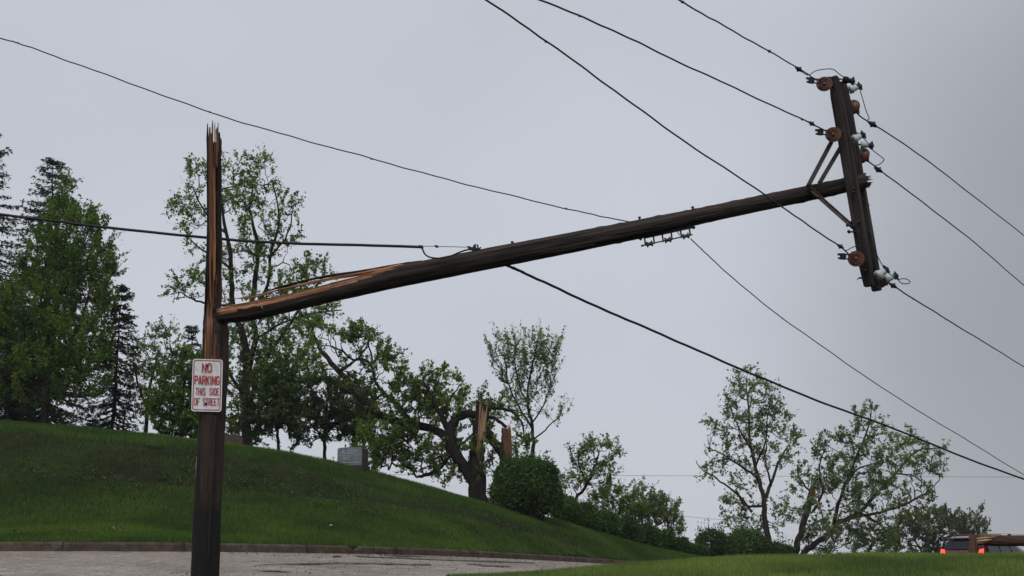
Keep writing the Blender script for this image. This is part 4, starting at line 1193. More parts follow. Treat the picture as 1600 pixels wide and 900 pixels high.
# highway-style letters drawn as strokes on a 4 x 7 grid
GL = {'N': [[(0, 0), (0, 7), (4, 0), (4, 7)]], 'O': [[(0, 1.3), (0, 5.7), (1, 7), (3, 7), (4, 5.7), (4, 1.3), (3, 0), (1, 0), (0, 1.3)]], 'P': [[(0, 0), (0, 7), (3, 7), (4, 6), (4, 4.4), (3, 3.4), (0, 3.4)]],
      'A': [[(0, 0), (2, 7), (4, 0)], [(.8, 2.2), (3.2, 2.2)]], 'R': [[(0, 0), (0, 7), (3, 7), (4, 6), (4, 4.6), (3, 3.6), (0, 3.6)], [(2.2, 3.6), (4, 0)]], 'K': [[(0, 0), (0, 7)], [(4, 7), (.2, 2.8)], [(1.4, 4.0), (4, 0)]],
      'I': [[(2, 0), (2, 7)]], 'G': [[(4, 5.6), (3, 7), (1, 7), (0, 5.7), (0, 1.3), (1, 0), (3, 0), (4, 1.2), (4, 3.2), (2.3, 3.2)]], 'T': [[(0, 7), (4, 7)], [(2, 7), (2, 0)]], 'H': [[(0, 0), (0, 7)], [(4, 0), (4, 7)], [(0, 3.6), (4, 3.6)]],
      'S': [[(4, 5.8), (3, 7), (1, 7), (0, 5.8), (0, 4.8), (1, 3.8), (3, 3.2), (4, 2.2), (4, 1.2), (3, 0), (1, 0), (0, 1.2)]], 'D': [[(0, 0), (0, 7), (2.6, 7), (4, 5.6), (4, 1.4), (2.6, 0), (0, 0)]],
      'E': [[(4, 7), (0, 7), (0, 0), (4, 0)], [(0, 3.6), (3.2, 3.6)]], 'F': [[(4, 7), (0, 7), (0, 0)], [(0, 3.6), (3.2, 3.6)]]}
def write(s, x0, x1, yc, h, sw, d=.0024):
    mb = MB(); adv = []
    for ch in s: adv.append({' ': 1.0, 'I': 1.2}.get(ch, 4.0))
    tot = sum(adv) + 2.1 * (len(s) - 1); kx = (x1 - x0) / tot; ky = h / 7; x = x0; q = 0
    for ch, a in zip(s, adv):
        if ch != ' ':
            for st in GL[ch]:
                P_ = [((px - (1.4 if ch == 'I' else 0)) * kx + x, yc - h / 2 + py * ky) for px, py in st]
                for (ax_, ay), (bx, by) in zip(P_[:-1], P_[1:]):
                    L = math.hypot(bx - ax_, by - ay); ux, uy = (bx - ax_) / L, (by - ay) / L; nx, ny = -uy * sw / 2, ux * sw / 2; e = sw * .4; q += 1
                    dd = d + (q % 7) * .00012
                    mb.add([S(ax_ - ux * e + nx, ay - uy * e + ny, dd), S(ax_ - ux * e - nx, ay - uy * e - ny, dd), S(bx + ux * e - nx, by + uy * e - ny, dd), S(bx + ux * e + nx, by + uy * e + ny, dd)], [(0, 1, 2, 3)], smooth=False)
        x += (a + 2.1) * kx
    return mb.build('lettering', M['sign_red'], sign)
W2 = SW / 2
write('NO', -W2 * .32, W2 * .26, SH * .335, SH * .155, .0118)
write('PARKING', -W2 * .80, W2 * .80, SH * .095, SH * .15, .0112)
write('THIS', -W2 * .72, -W2 * .10, -SH * .125, SH * .125, .0080)
write('SIDE', W2 * .20, W2 * .80, -SH * .120, SH * .125, .0080)
write('OF', -W2 * .80, -W2 * .46, -SH * .318, SH * .125, .0080)
write('STREET', -W2 * .20, W2 * .84, -SH * .315, SH * .125, .0080)
for q, (x, y) in enumerate([(0.0, SH * .375), (-.005, -SH * .355)]):
    mb = MB(); mb.lathe(S(x, y, 0), sn, [(-.12, .006), (.0, .006), (.001, .013), (.008, .013), (.012, .008)], 8); mb.build('bolt', M['iron'], sign)

# ------------------------------------------------------------------ fallen pole top with crossarms
HY0, HY1 = 12.93, 13.55
def hY(px): return HY0 + (HY1 - HY0) * (px - 345) / 1010
ctr = [(346, 492, 13.5), (372, 488, 15.5), (400, 483, 16.0), (450, 471.5, 16.5), (500, 459.5, 17), (560, 446, 17.3), (625, 431.7, 17.4), (700, 417, 17.0), (780, 401, 16.6), (860, 385.4, 16.2), (940, 369.7, 15.8),
       (1000, 357.8, 15.5), (1060, 344.8, 14.4), (1100, 336, 13.4), (1180, 319, 12.7), (1260, 302.5, 12.3), (1320, 289.8, 11.7), (1350, 283.6, 11.0)]
hang = empty('fallen_utility_pole', at(346, 505, HY0), 'snapped-off top of the utility pole hanging sideways with its crossarms at the right end', 'utility pole')
def hanging_shaft():
    P_ = smooth_path(ctr, 8); n = 44; pts = [at(float(a), float(b_), hY(float(a))) for a, b_, _ in P_]; rad = [float(r) * mpp(hY(float(a))) for a, _, r in P_]
    cut_n = Vector((0.17, -0.45, 0.87)).normalized()
    vs, fs, uv, mt = [], [], [], []; L = 0; t0 = (pts[1] - pts[0]).normalized(); a_ = t0.cross(Vector((0, 0, 1))).normalized()
    ridge = np.zeros(n)
    for i, p in enumerate(pts):
        t = (pts[min(i + 1, len(pts) - 1)] - pts[max(i - 1, 0)]).normalized(); a_ = (a_ - t * a_.dot(t)).normalized(); b_ = t.cross(a_)
        if i: L += (p - pts[i - 1]).length
        px = P_[i][0]
        ridge = ridge * .93 + RNG.normal(0, .008, n); ridge = ridge * .7 + (np.roll(ridge, 1) + np.roll(ridge, -1)) * .15
        cn = (cut_n - t * cut_n.dot(t)).normalized()
        lim = np.interp(px, [346, 400, 450, 500, 560, 605, 640], [.62, .55, .48, .50, .66, .86, 1.3])
        for k in range(n):
            an = 2 * math.pi * k / n; r = rad[i] * (1 + .012 * math.sin(an * 5 + px * .01) + .02 * math.sin(an * 2 + px * .013) + float(ridge[k]) + random.uniform(-.008, .008))
            if px > 930 and random.random() < .04: r *= 1.07
            d = a_ * math.cos(an) * r + b_ * math.sin(an) * r
            h = d.dot(cn); cl = lim * rad[i] + random.uniform(-.006, .006)
            if h > cl: d = d - cn * (h - cl)
            # ragged butt and tip
            q = p + d
            if i == 0: q = q - t * random.uniform(-.03, .09)
            if i == len(pts) - 1: q = q + t * (random.uniform(-.05, .10) if k % 3 else .02)
            vs.append(q)
        if i < len(pts) - 1:
            for k in range(n):
                k2 = (k + 1) % n; fs.append((i * n + k, i * n + k2, (i + 1) * n + k2, (i + 1) * n + k))
                am = 2 * math.pi * (k + .5) / n; dm = (a_ * math.cos(am) + b_ * math.sin(am)).dot(cn)
                mt.append(1 if (dm > lim + .02 and px < 618) or (px < 372 and dm > .35) else 0)
                c = 2 * math.pi * .13; u0, u1 = c * k / n, c * (k + 1) / n; L2 = L + (pts[i + 1] - p).length
                uv.append([(u0, L), (u1, L), (u1, L2), (u0, L2)])
    fs.append(tuple(range(n - 1, -1, -1))); mt.append(0); uv.append([(.02 * k, .3 * (k % 2)) for k in range(n)])
    fs.append(tuple((len(pts) - 1) * n + k for k in range(n))); mt.append(0); uv.append([(.02 * k, .3 * (k % 2)) for k in range(n)])
    mb = MB(); mb.add(vs, fs, mt, uv); return mb.build('shaft', [M['pole'], M['raw']], hang)
hanging_shaft()
def hsliver(pix, w, mat, off=0.0, name='splinter', flat=True, skew=.5):
    mb = MB(); P_ = smooth_path(pix, 5); k = len(P_); pts = [at(float(a), float(b_), hY(float(a)) + off) for a, b_ in P_]
    rr = []
    for i in range(k):
        t = i / (k - 1); e = min(1, (t + .03) * 6) * min(1, (1.03 - t) * 5) if skew == .5 else (t ** skew) * min(1, (1.02 - t) * 12)
        rr.append(max(.35, w * e) * .5 * mpp(HY0) * random.uniform(.85, 1.12))
    mb.tube(pts, rr, 6, wob=.12, smooth=False); return mb.build(name, M[mat], hang)
hsliver([(356, 469), (400, 461), (450, 450), (500, 438.5), (550, 430), (600, 421), (640, 413)], 7.5, 'raw', .03, skew=.7)
hsliver([(410, 457), (450, 445.5), (500, 433.5), (560, 424.5), (620, 414), (660, 407)], 4.6, 'pole', .06)
hsliver([(362, 467), (400, 463.5), (440, 452), (500, 440), (545, 432.5)], 2.2, 'raw', -.05)
hsliver([(350, 478), (375, 475), (420, 466), (470, 456)], 2.0, 'raw', -.02)
hsliver([(402, 468), (406, 475), (411, 483)], 1.8, 'raw_pale', -.14)
hsliver([(344, 470), (352, 472), (356, 481), (352, 488)], 1.8, 'raw_dark', -.02)
hsliver([(500, 447), (560, 432.5), (600, 424), (622, 419)], 2.4, 'raw', -.10)
# ragged tip
for a, b_, w in [((1338, 279), (1353, 271), 7), ((1336, 287), (1355, 279), 7), ((1334, 293), (1361, 287), 9), ((1332, 299), (1352, 294), 6), ((1345, 282), (1350, 284), 6)]:
    mb = MB(); pa, pb = at(*a, HY1 + .02), at(*b_, HY1 + .02); mb.tube([pa, pa.lerp(pb, .6), pb], [w * .5 * mpp(HY1), w * .45 * mpp(HY1), w * .18 * mpp(HY1)], 6, wob=.15, smooth=False)
    mb.build('splinter', M['pole'], hang)
# long check cracks, slight stubs
mb = MB()
for pix in [[(700, 410), (800, 392), (900, 374)], [(960, 366), (1040, 351), (1120, 334)], [(1130, 326), (1200, 315), (1270, 301)], [(860, 395), (930, 382)]]:
    P_ = smooth_path(pix, 6); mb.tube([at(float(a), float(b_), hY(float(a)) - .112) for a, b_ in P_], [.7 * mpp(HY1)] * len(P_), 5)
mb.build('drying_crack', M['cable'], hang)
def hbolt(px, py, Y, axis, L, r, mat='iron', name='bolt', par=None):
    mb = MB(); mb.lathe(at(px, py, Y), axis, [(-L / 2, r), (L / 2 - .02, r), (L / 2 - .018, r * 2), (L / 2, r * 2)], 8); return mb.build(name, M[mat], par or hang)
for x, y in [(999, 341.5), (1082, 325.5), (800, 380)]: hbolt(x, y + 2, hY(x), (0.1, 0, 1), .07, .008)
UPP = Vector((-.16, -.05, 1)).normalized()

# line direction (the wires run from over the camera away to the right)
LD = Vector((.52, .83, -.10)).normalized()
def crossarm(a, b_, Y0, Y1, hw=.062, hd=.066):
    A, B = at(*a, Y0), at(*b_, Y1); u = (A - B).normalized(); v = (LD - u * LD.dot(u)).normalized(); w = u.cross(v)
    mb = MB(); k = 10; vs = []; c = .012
    prof = [(-hw + c, -hd), (hw - c, -hd), (hw, -hd + c), (hw, hd - c), (hw - c, hd), (-hw + c, hd), (-hw, hd - c), (-hw, -hd + c)]
    m = len(prof); uvs, fs = [], []
    for i in range(k + 1):
        t = i / k; p = B.lerp(A, t); e = .75 if i in (0, k) else 1
        for x, y in prof: vs.append(p + w * (x * e + random.uniform(-.0015, .0015)) + v * (y * e + random.uniform(-.0015, .0015)))
    L = (A - B).length
    for i in range(k):
        for r in range(m):
            r2 = (r + 1) % m; fs.append((i * m + r, i * m + r2, (i + 1) * m + r2, (i + 1) * m + r)); uvs.append([(r * .05, L * i / k), (r * .05 + .05, L * i / k), (r * .05 + .05, L * (i + 1) / k), (r * .05, L * (i + 1) / k)])
    fs += [tuple(range(m - 1, -1, -1)), tuple(k * m + r for r in range(m))]; uvs += [[(.01 * r, 0) for r in range(m)]] * 2
    mb.add(vs, fs, 0, uvs, smooth=False); return mb.build('crossarm', M['arm'], hang, recalc=True)
AY = 13.34
arm1 = crossarm((1303, 121), (1358, 447), AY, AY)
arm2 = crossarm((1315, 129), (1370, 454), AY + .34, AY + .34, .062, .062)
# through bolts that hold the two arms
for px, py in [(1305, 140), (1319, 212), (1338, 300), (1346, 352), (1357, 427)]:
    c = at(px, py, AY); mb = MB(); mb.lathe(c - LD * .10, LD, [(-.02, .006), (-.018, .016), (0.0, .016), (.001, .008), (.52, .008), (.521, .016), (.54, .016)], 8); mb.build('bolt', M['iron'], hang)
# braces
def brace(a, b_, Ya, Yb, w=.024, name='brace'):
    A, B = at(*a, Ya), at(*b_, Yb); u = (B - A).normalized(); v = Vector((0, 1, 0)); v = (v - u * v.dot(u)).normalized(); wv = u.cross(v)
    mb = MB(); mb.box((A + B) / 2, u, wv, v, (A - B).length / 2, w, .009).box((A + B) / 2 + wv * w * .8, u, wv, v, (A - B).length / 2, w * .16, .022)
    o = mb.build(name, M['steel'], hang)
    for p in (A.lerp(B, .03), A.lerp(B, .97)):
        m2 = MB(); m2.lathe(p, (0, -1, 0), [(-.03, .008), (.02, .008), (.021, .017), (.035, .017)], 6); c = m2.build('bolt', M['iron'], None)
        c.parent = o; c.location = (0, 0, 0)
    return o
brace((1299, 222), (1262.5, 291), AY - .03, HY1 - .20)
brace((1313, 231), (1280, 287), AY + .30, HY1 + .10)
brace((1262, 292), (1334, 356), HY1 - .19, AY - .04, .022)
mb = MB()
for px, py in [(1262, 290), (1267, 296), (1279, 309), (1324, 352), (1330, 348), (1326, 362), (1333, 301)]:
    mb = MB(); mb.lathe(at(px, py, HY1 - .24 if px < 1300 else AY - .08), (-.2, -1, -.2), [(-.05, .008), (.02, .008), (.022, .020), (.038, .020), (.04, .008), (.055, .008)], 6); mb.build('bolt', M['iron'], hang)
# little hooks on the front arm
for px, py, dx in [(1334, 363, -8), (1347, 435, -8)]:
    mb = MB(); mb.tube([at(px + 4, py, AY - .06), at(px + dx * .5, py - 1, AY - .08), at(px + dx, py + 2, AY - .08)], [.011, .010, .004], 6); mb.build('spike', M['iron'], hang)

# dead-end disc insulators
DISC = [(-.085, .022), (-.075, .034), (-.045, .036), (-.035, .045), (-.022, .082), (-.004, .094), (.010, .096), (.016, .090), (.006, .084), (.004, .076), (.020, .072), (.022, .066), (.006, .062), (.004, .054),
        (.018, .050), (.019, .044), (.002, .040), (.004, .028), (.020, .024), (.03, .014)]
def disc(px, py, Y, d, s=1.0, back=.12):
    c = at(px, py, Y); d = Vector(d).normalized(); root_ = None
    mb = MB(); mb.lathe(c, d, [(h * s, r * s) for h, r in DISC], 24); o = mb.build('disc_insulator', M['brown_glaze'], hang)
    def sub(m, nm, mat):
        k = m.build(nm, M[mat], None); k.parent = o; k.location = (0, 0, 0); return k
    m = MB(); m.lathe(c, d, [(-back, .008), (-.088, .008), (-.086, .026), (-.05, .030), (-.049, .006)], 10); sub(m, 'iron_cap', 'iron')
    return o, c, d, sub
def clamp(c, d, side, sub, droop=-.01):
    """clevis and dead-end clamp in front of a disc: two side straps, a body and the wire tail"""
    up = Vector((0, 0, 1)); w = d.cross(up).normalized(); up = w.cross(d).normalized()
    m = MB()
    for s in (-1, 1): m.box(c + d * .07 + up * s * .024, d, w, up, .055, .006, .006)
    m.box(c + d * .135, d, w, up, .028, .018, .032); m.box(c + d * .165 + up * .02, d, w, up, .03, .012, .010); m.box(c + d * .165 - up * .022, d, w, up, .026, .012, .008)
    m.tube([c + d * .0, c + d * .03 + up * .0, c + d * .05 + up * .02], [.010, .010, .008], 6)
    sub(m, 'clevis', 'iron')
FD = Vector((-.70, -.62, .02)).normalized()      # toward the incoming wires
for (px, py, Y, dd, cd) in [(1288, 131.5, AY - .16, (-.28, -.93, .10), (-.98, -.25, .03)), (1302, 210.5, AY - .16, (-.26, -.93, .08), (-.98, -.25, -.03)), (1337.5, 404.5, AY - .16, (-.25, -.95, .05), (-.98, -.25, .02))]:
    o, c, d, sub = disc(px, py, Y, dd, .93)
    cdv = Vector(cd).normalized(); clamp(c + d * .05 + cdv * .02, cdv, 1, sub)
for (px, py, Y) in [(1331.5, 167.5, AY + .44), (1346.5, 243, AY + .44), (1376, 437, AY + .44)]:
    o, c, d, sub = disc(px, py, Y, (.66, .72, -.12), 1.0)
    m = MB(); m.box(c + d * .10, d, d.cross(Vector((0, 0, 1))).normalized(), Vector((0, 0, 1)), .06, .012, .022); sub(m, 'clevis', 'iron')
# pin insulators, tipped sideways with the arms
def pin(px, py, cx, cy, Y, white=True, s=1.0):
    A, B = at(px, py, Y), at(cx, cy, Y); d = (B - A).normalized()
    mb = MB(); prof = [(-.05, .030), (-.045, .050), (-.012, .052), (0, .044), (.010, .036), (.03, .038), (.036, .030), (.055, .030)] if white else [(-.03, .02), (-.02, .036), (.02, .038), (.03, .028), (.045, .026)]
    mb.lathe(A, d, [(h * s, r * s) for h, r in prof], 16); o = mb.build('pin_insulator', M['white_glaze' if white else 'arm'], hang)
    def sub(m, nm, mat):
        k = m.build(nm, M[mat], None); k.parent = o; k.location = (0, 0, 0)
    m = MB(); m.lathe(A, d, [(-.20, .009), (-.04, .009)], 8); sub(m, 'pin', 'iron')
    m = MB(); m.lathe(A + d * .058, d, [(-.004, .030), (.020, .034), (.03, .02), (.05, .018)], 8)
    w = d.cross(Vector((0, 1, 0))).normalized()
    m.box(A + d * .080, w, d, Vector((0, 1, 0)), .038, .013, .014); m.tube([A + d * .09 - w * .05, A + d * .10, A + d * .085 + w * .055], [.009, .012, .008], 6); sub(m, 'wire_tie', 'iron')
pin(1321, 125, 1330, 126.5, AY - .02, False, 1.1); pin(1333, 138.5, 1343, 135, AY + .36, True, 1.0); pin(1338.5, 215.5, 1347, 211.5, AY + .0, True, .95); pin(1350.5, 226.5, 1360, 227.5, AY + .36, True, .85)
pin(1375.5, 427.5, 1384, 421.5, AY + .05, True, 1.05); pin(1389, 434.5, 1399, 431.5, AY + .32, True, .95)

# secondary rack under the fallen pole
RY = hY(1045)
rack = MB(); ud = (at(1080, 367, RY) - at(1007, 383, RY)).normalized(); vd = Vector((0, 1, 0)); wd = ud.cross(vd).normalized()
if wd.z < 0: wd = -wd
def Rk(t, dpx=0): return at(1007 + 73 * t, 383 - 16 * t - dpx, RY)
rack.box(Rk(.5, 11.5), ud, vd, wd, .27, .03, .006)
for t in (.02, .21, .40, .59, .79, .98):
    a, b_ = Rk(t), Rk(t, 12) + ud * -.012; m_ = (a + b_) / 2; d_ = (b_ - a).normalized(); rack.box(m_, d_, vd, ud, (a - b_).length / 2 + .008, .022, .006)
rack.tube([Rk(-.04), Rk(1.03)], .0075, 6); rack.tube([Rk(-.07, -.5), Rk(-.03)], .012, 6); rack.tube([at(1077, 354, RY), at(1086, 356, RY)], .017, 6); rack.tube([at(996, 370, RY), at(1003, 374, RY)], .018, 6)
rk = rack.build('wire_rack', M['iron'], hang)
for t in (.11, .50, .885):
    m = MB(); m.lathe(Rk(t) - ud * .034, ud, [(0, .030), (.008, .036), (.02, .020), (.048, .020), (.060, .036), (.068, .030)], 12); k = m.build('spool_insulator', M['steel'] if t != .5 else M['brown_glaze'], None); k.parent = rk; k.location = (0, 0, 0)
# clamp cluster on the top edge of the fallen pole
mb = MB()
for a, b_, r in [((739, 392), (741, 383), .012), ((743, 392), (742.5, 381.5), .010), ((748, 390), (745.5, 382), .010), ((733, 388), (750, 389.5), .013), ((749, 391), (751, 386), .008)]:
    mb.tube([at(*a, hY(744) - .03), at(*b_, hY(744) - .03)], r, 6)
mb.build('dead_end_clamp', M['iron'], hang)

# ------------------------------------------------------------------ wires
def wire(name, label, pix, Y0, Y1, r, mat='wire', ext0=0, ext1=0, knots=(), cat='wire', group=None, sag=0.0, wob=.3, lo=None):
    P_ = [np.array(p, float) for p in pix]
    cum = np.concatenate([[0], np.cumsum([np.linalg.norm(b_ - a) for a, b_ in zip(P_[:-1], P_[1:])])]); cum /= cum[-1]
    Ys = [1 / ((1 - t) / Y0 + t / Y1) for t in cum]
    pts = [at(p[0], p[1], y) for p, y in zip(P_, Ys)]
    if ext0:
        u = (pts[0] - pts[1]).normalized(); pts = [pts[0] + u * e for e in (ext0, ext0 * .4, ext0 * .1)] + pts
    if ext1:
        u = (pts[-1] - pts[-2]).normalized(); pts = pts + [pts[-1] + u * e for e in (ext1 * .1, ext1 * .4, ext1)]
    S_ = smooth_path([tuple(p) for p in pts], 10)
    _ph = RNG.uniform(0, 6.28, 2); S_ = [p + wob * np.array([0, 0, .010 * math.sin(i * .55 + _ph[0]) + .007 * math.sin(i * 1.35 + _ph[1])]) * (1 if 8 < i < len(S_) - 8 else 0) for i, p in enumerate(S_)]
    S_ = [p + (RNG.normal(0, wob * .0009, 3) if 0 < i < len(S_) - 1 else 0) for i, p in enumerate(S_)]
    mb = MB(); mb.tube([Vector(p) for p in S_], r * (.82 if r < .012 else .95), 6, cap=True)
    o = mb.build(name, M[mat]); tag(o, label, cat, group)
    for q, (px, py, s) in enumerate(knots):
        d = [np.hypot(px - p[0], py - p[1]) for p in P_]; t = float(np.interp(px, sorted([P_[0][0], P_[-1][0]]), [0, 1] if P_[0][0] < P_[-1][0] else [1, 0])); Yk = 1 / ((1 - t) / Y0 + t / Y1)
        m = MB(); c = at(px, py, Yk); u = (at(px + 5, py + 3, Yk) - c).normalized(); w = u.cross(Vector((0, 1, 0))).normalized()
        m.tube([c - u * s * .5, c, c + u * s * .5], [s * .10, s * .28, s * .12], 6); m.tube([c - w * s * .35, c + w * s * .35 + u * s * .1], s * .10, 5)
        k = m.build('wire_clamp', M['iron'], None); k.parent = o
    return o
G_IN = 'line wires coming in over the camera to the crossarms'
G_OUT = 'line wires leaving the crossarms to the right'
wire('power_line', 'top line wire reaching the upper end of the crossarms', [(1060, 0), (1120, 34), (1180, 68), (1250, 108), (1276, 126)], 9.2, AY - .2, .0085, ext0=14, knots=[(1202, 80, .05), (1248, 108, .09), (1066, 3, .04)], group=G_IN)
wire('power_line', 'middle line wire reaching the second disc of the crossarms', [(845, 0), (950, 44), (1050, 92), (1160, 143), (1265, 192), (1291, 205)], 9.2, AY - .2, .0095, ext0=14, knots=[(1253, 187, .03), (1268, 193, .08), (905, 25, .03)], group=G_IN)
wire('power_line', 'lowest line wire crossing in front of the fallen pole to the lower disc', [(760, 0), (852, 63), (950, 134), (1060, 214), (1193, 303), (1260, 350), (1312, 385), (1328, 399)], 9.0, AY - .22, .0095, ext0=14, knots=[(853, 65, .035), (1313, 385, .08)], group=G_IN)
wire('power_line', 'uppermost wire leaving the crossarms to the right edge', [(1338, 176), (1352, 187), (1420, 230), (1500, 290), (1600, 368)], AY + .5, 22, .0105, ext1=30, knots=[(1363, 194, .12)], group=G_OUT)
wire('power_line', 'middle wire leaving the crossarms to the right edge', [(1352, 250), (1366, 259), (1440, 315), (1520, 377), (1600, 446)], AY + .5, 22, .0105, ext1=30, knots=[(1372, 265, .11), (1386, 275, .03)], group=G_OUT)
wire('power_line', 'lowest wire leaving the bottom of the crossarms to the right edge', [(1380, 438), (1396, 447), (1450, 481), (1520, 524), (1600, 573)], AY + .5, 22, .0105, ext1=30, knots=[(1395, 446, .10), (1427, 467, .035)], group=G_OUT)
G_J = 'jumper wires looping round the crossarms'
wire('jumper_wire', 'thin jumper looping over the top end of the crossarms', [(1248, 108), (1262, 117), (1277, 110), (1300, 108), (1313, 117), (1328, 126), (1341, 135), (1346, 148), (1353, 172), (1358, 185), (1355, 187.5)], AY - .2, AY + .5, .0065, group=G_J, wob=0)
wire('jumper_wire', 'thin jumper with a right-hand loop at the middle of the crossarms', [(1333, 204), (1346, 212), (1359, 228), (1364, 235), (1377, 245), (1381, 250), (1375, 256), (1366, 260)], AY - .05, AY + .5, .0065, group=G_J, wob=0)
wire('jumper_wire', 'thin jumper passing in front of the lower crossarm', [(1313, 385), (1317, 389), (1323, 391), (1333, 386), (1345, 383.5), (1360, 383)], AY - .2, AY - .14, .0065, group=G_J, wob=0)
wire('jumper_wire', 'thin jumper ending in an open eye at the bottom of the crossarms', [(1366, 388), (1373, 404), (1383, 421), (1393, 430), (1402, 436), (1408, 442), (1416, 443.5), (1422, 441), (1418, 436.5), (1410, 435.5), (1403, 437)], AY + .1, AY + .4, .0068, group=G_J, wob=0)
wire('telephone_wire', 'thin wire from the upper left passing above the upright pole to the fallen pole', [(0, 60), (30, 68), (100, 93), (200, 129), (330, 176), (450, 212), (560, 242), (660, 270), (760, 296), (880, 325), (940, 338), (985, 347)], 12.0, hY(985) + .12, .0078,
     ext0=12, knots=[(28, 67, .03), (328, 175, .03), (580, 248, .035), (885, 326, .035)])
wire('cable', 'thick black cable crossing low behind the sliver to the fallen pole', [(0, 335), (90, 346), (180, 357), (330, 372), (400, 377.5), (480, 381), (600, 384), (658, 386)], 13.2, 13.0, .0165, 'cable', ext0=14,
     knots=[(658, 385.5, .06)], cat='cable', wob=.1)
for o_ in [bpy.data.objects['cable']]:
    pass
wire('cable', 'black cable tail drooping in a loop onto the fallen pole', [(658, 386), (661, 391), (664, 397), (672, 402), (688, 403.5), (704, 400), (720, 393.5), (732, 390), (742, 391)], 13.0, hY(744) - .26, .0115, 'cable', cat='cable', wob=0)
wire('support_wire', 'thin taut support wire from the thick cable end to the clamp', [(656, 384.5), (683, 385), (740, 386.5)], 13.0, hY(744) - .02, .0045, knots=[(682, 385, .05), (733, 386.5, .05)], wob=0)
wire('cable', 'thick black cable leaving the underside of the fallen pole to the lower right', [(782, 411), (800, 418), (822, 428), (868, 449), (930, 478), (1000, 508), (1080, 543), (1165, 580), (1280, 627), (1400, 671), (1500, 712), (1600, 749)], hY(790) + .08, 21, .0155, 'cable', ext1=30,
     cat='cable', wob=.2, knots=[(870, 450, .03)])
wire('support_wire', 'thin support wire with two clamps just above the lower-right cable', [(786, 412), (802, 417), (817, 424), (832, 432)], hY(790), hY(790) + .6, .005, knots=[(802, 418.5, .055), (816, 425, .055)], wob=0)
wire('telephone_wire', 'thin wire falling from the rack to the lower right corner', [(1079, 373), (1098, 391), (1130, 421), (1200, 480), (1290, 545), (1400, 620), (1500, 681), (1600, 742)], RY, 21, .0075, ext1=30, knots=[(1096, 389, .025), (1222, 497, .03)])
mb = MB(); mb.tube([Vector(p) for p in smooth_path([tuple(at(a, b_, RY - .05)) for a, b_ in [(1040, 364), (1050, 360.5), (1058, 362), (1062, 368)]], 6)], .005, 5); o = mb.build('jumper_wire', M['wire']); tag(o, 'short bent wire bridging the rack under the fallen pole', 'wire')
wire('distant_wire', 'faint distant wire running level behind the right-hand trees', [(560, 741.5), (930, 743), (1200, 744), (1600, 745.5)], 150, 150, .022, ext0=40, ext1=40, wob=0)
wire('distant_wire', 'faint short distant wire low behind the hedge', [(960, 797), (1050, 805), (1130, 812), (1250, 818)], 170, 170, .022, ext0=20, ext1=30, wob=0)

# ------------------------------------------------------------------ second broken pole beside the car
Y2 = 31.0
p0 = at(1521, 880, Y2); z0 = gz(p0.x, p0.y)
st2 = empty('pole_stump', (p0.x, p0.y, z0), 'short brown pole stump standing in front of the car', 'utility pole')
mb = MB(); rr = 7.0 * mpp(Y2); k = 12
top = at(1521.5, 836, Y2)
mb.tube([Vector((p0.x, p0.y, z0 - .3)), Vector((p0.x, p0.y, (z0 + top.z) / 2)), top], [rr * 1.05, rr, rr * .97], 14, wob=.03)
M['pole_brown'] = mat_pole('brown_pole_wood', (.075, .036, .022), (.15, .078, .05), grey=(.10, .07, .055))
mb.build('shaft', M['pole_brown'], st2)
for dx in (-5, -2, 2, 5):
    m = MB(); m.tube([at(1521 + dx, 842, Y2 - .02), at(1521 + dx, 834 + random.uniform(-2, 2), Y2 - .02)], [.05, .012], 5, smooth=False); m.build('splinter', M['raw_dark'], st2)
lg = empty('fallen_pole_log', at(1560, 846, Y2 + .1), 'fallen brown pole lying level on the stump, orange torn wood at its end', 'utility pole')
mb = MB(); L_ = [at(1528 + i * 16, 844.2 + (0.2 * i), Y2 + .12 - .02 * i) for i in range(12)]
mb.tube(L_, [7.0 * mpp(Y2)] + [8.2 * mpp(Y2)] * 11, 16, wob=.03); mb.build('shaft', M['pole_brown'], lg)
for a, b_, w in [((1524, 842), (1556, 839), 5), ((1526, 846), (1550, 843.5), 5), ((1530, 840), (1560, 836.5), 3.5), ((1527, 849), (1545, 846), 3.5), ((1532, 838), (1548, 836), 3)]:
    m = MB(); A, B = at(*a, Y2 - .08), at(*b_, Y2 - .05); m.tube([A, A.lerp(B, .5), B], [w * .35 * mpp(Y2), w * .55 * mpp(Y2), w * .12 * mpp(Y2)], 6, wob=.15, smooth=False); m.build('splinter', M['raw_pale' if w > 4 else 'raw'], lg)
mb = MB(); mb.box(at(1577, 835.5, Y2 + .1), Vector((1, 0, 0)), Vector((0, 1, 0)), z1, .03, .03, .02); mb.build('bolt', M['iron'], lg)

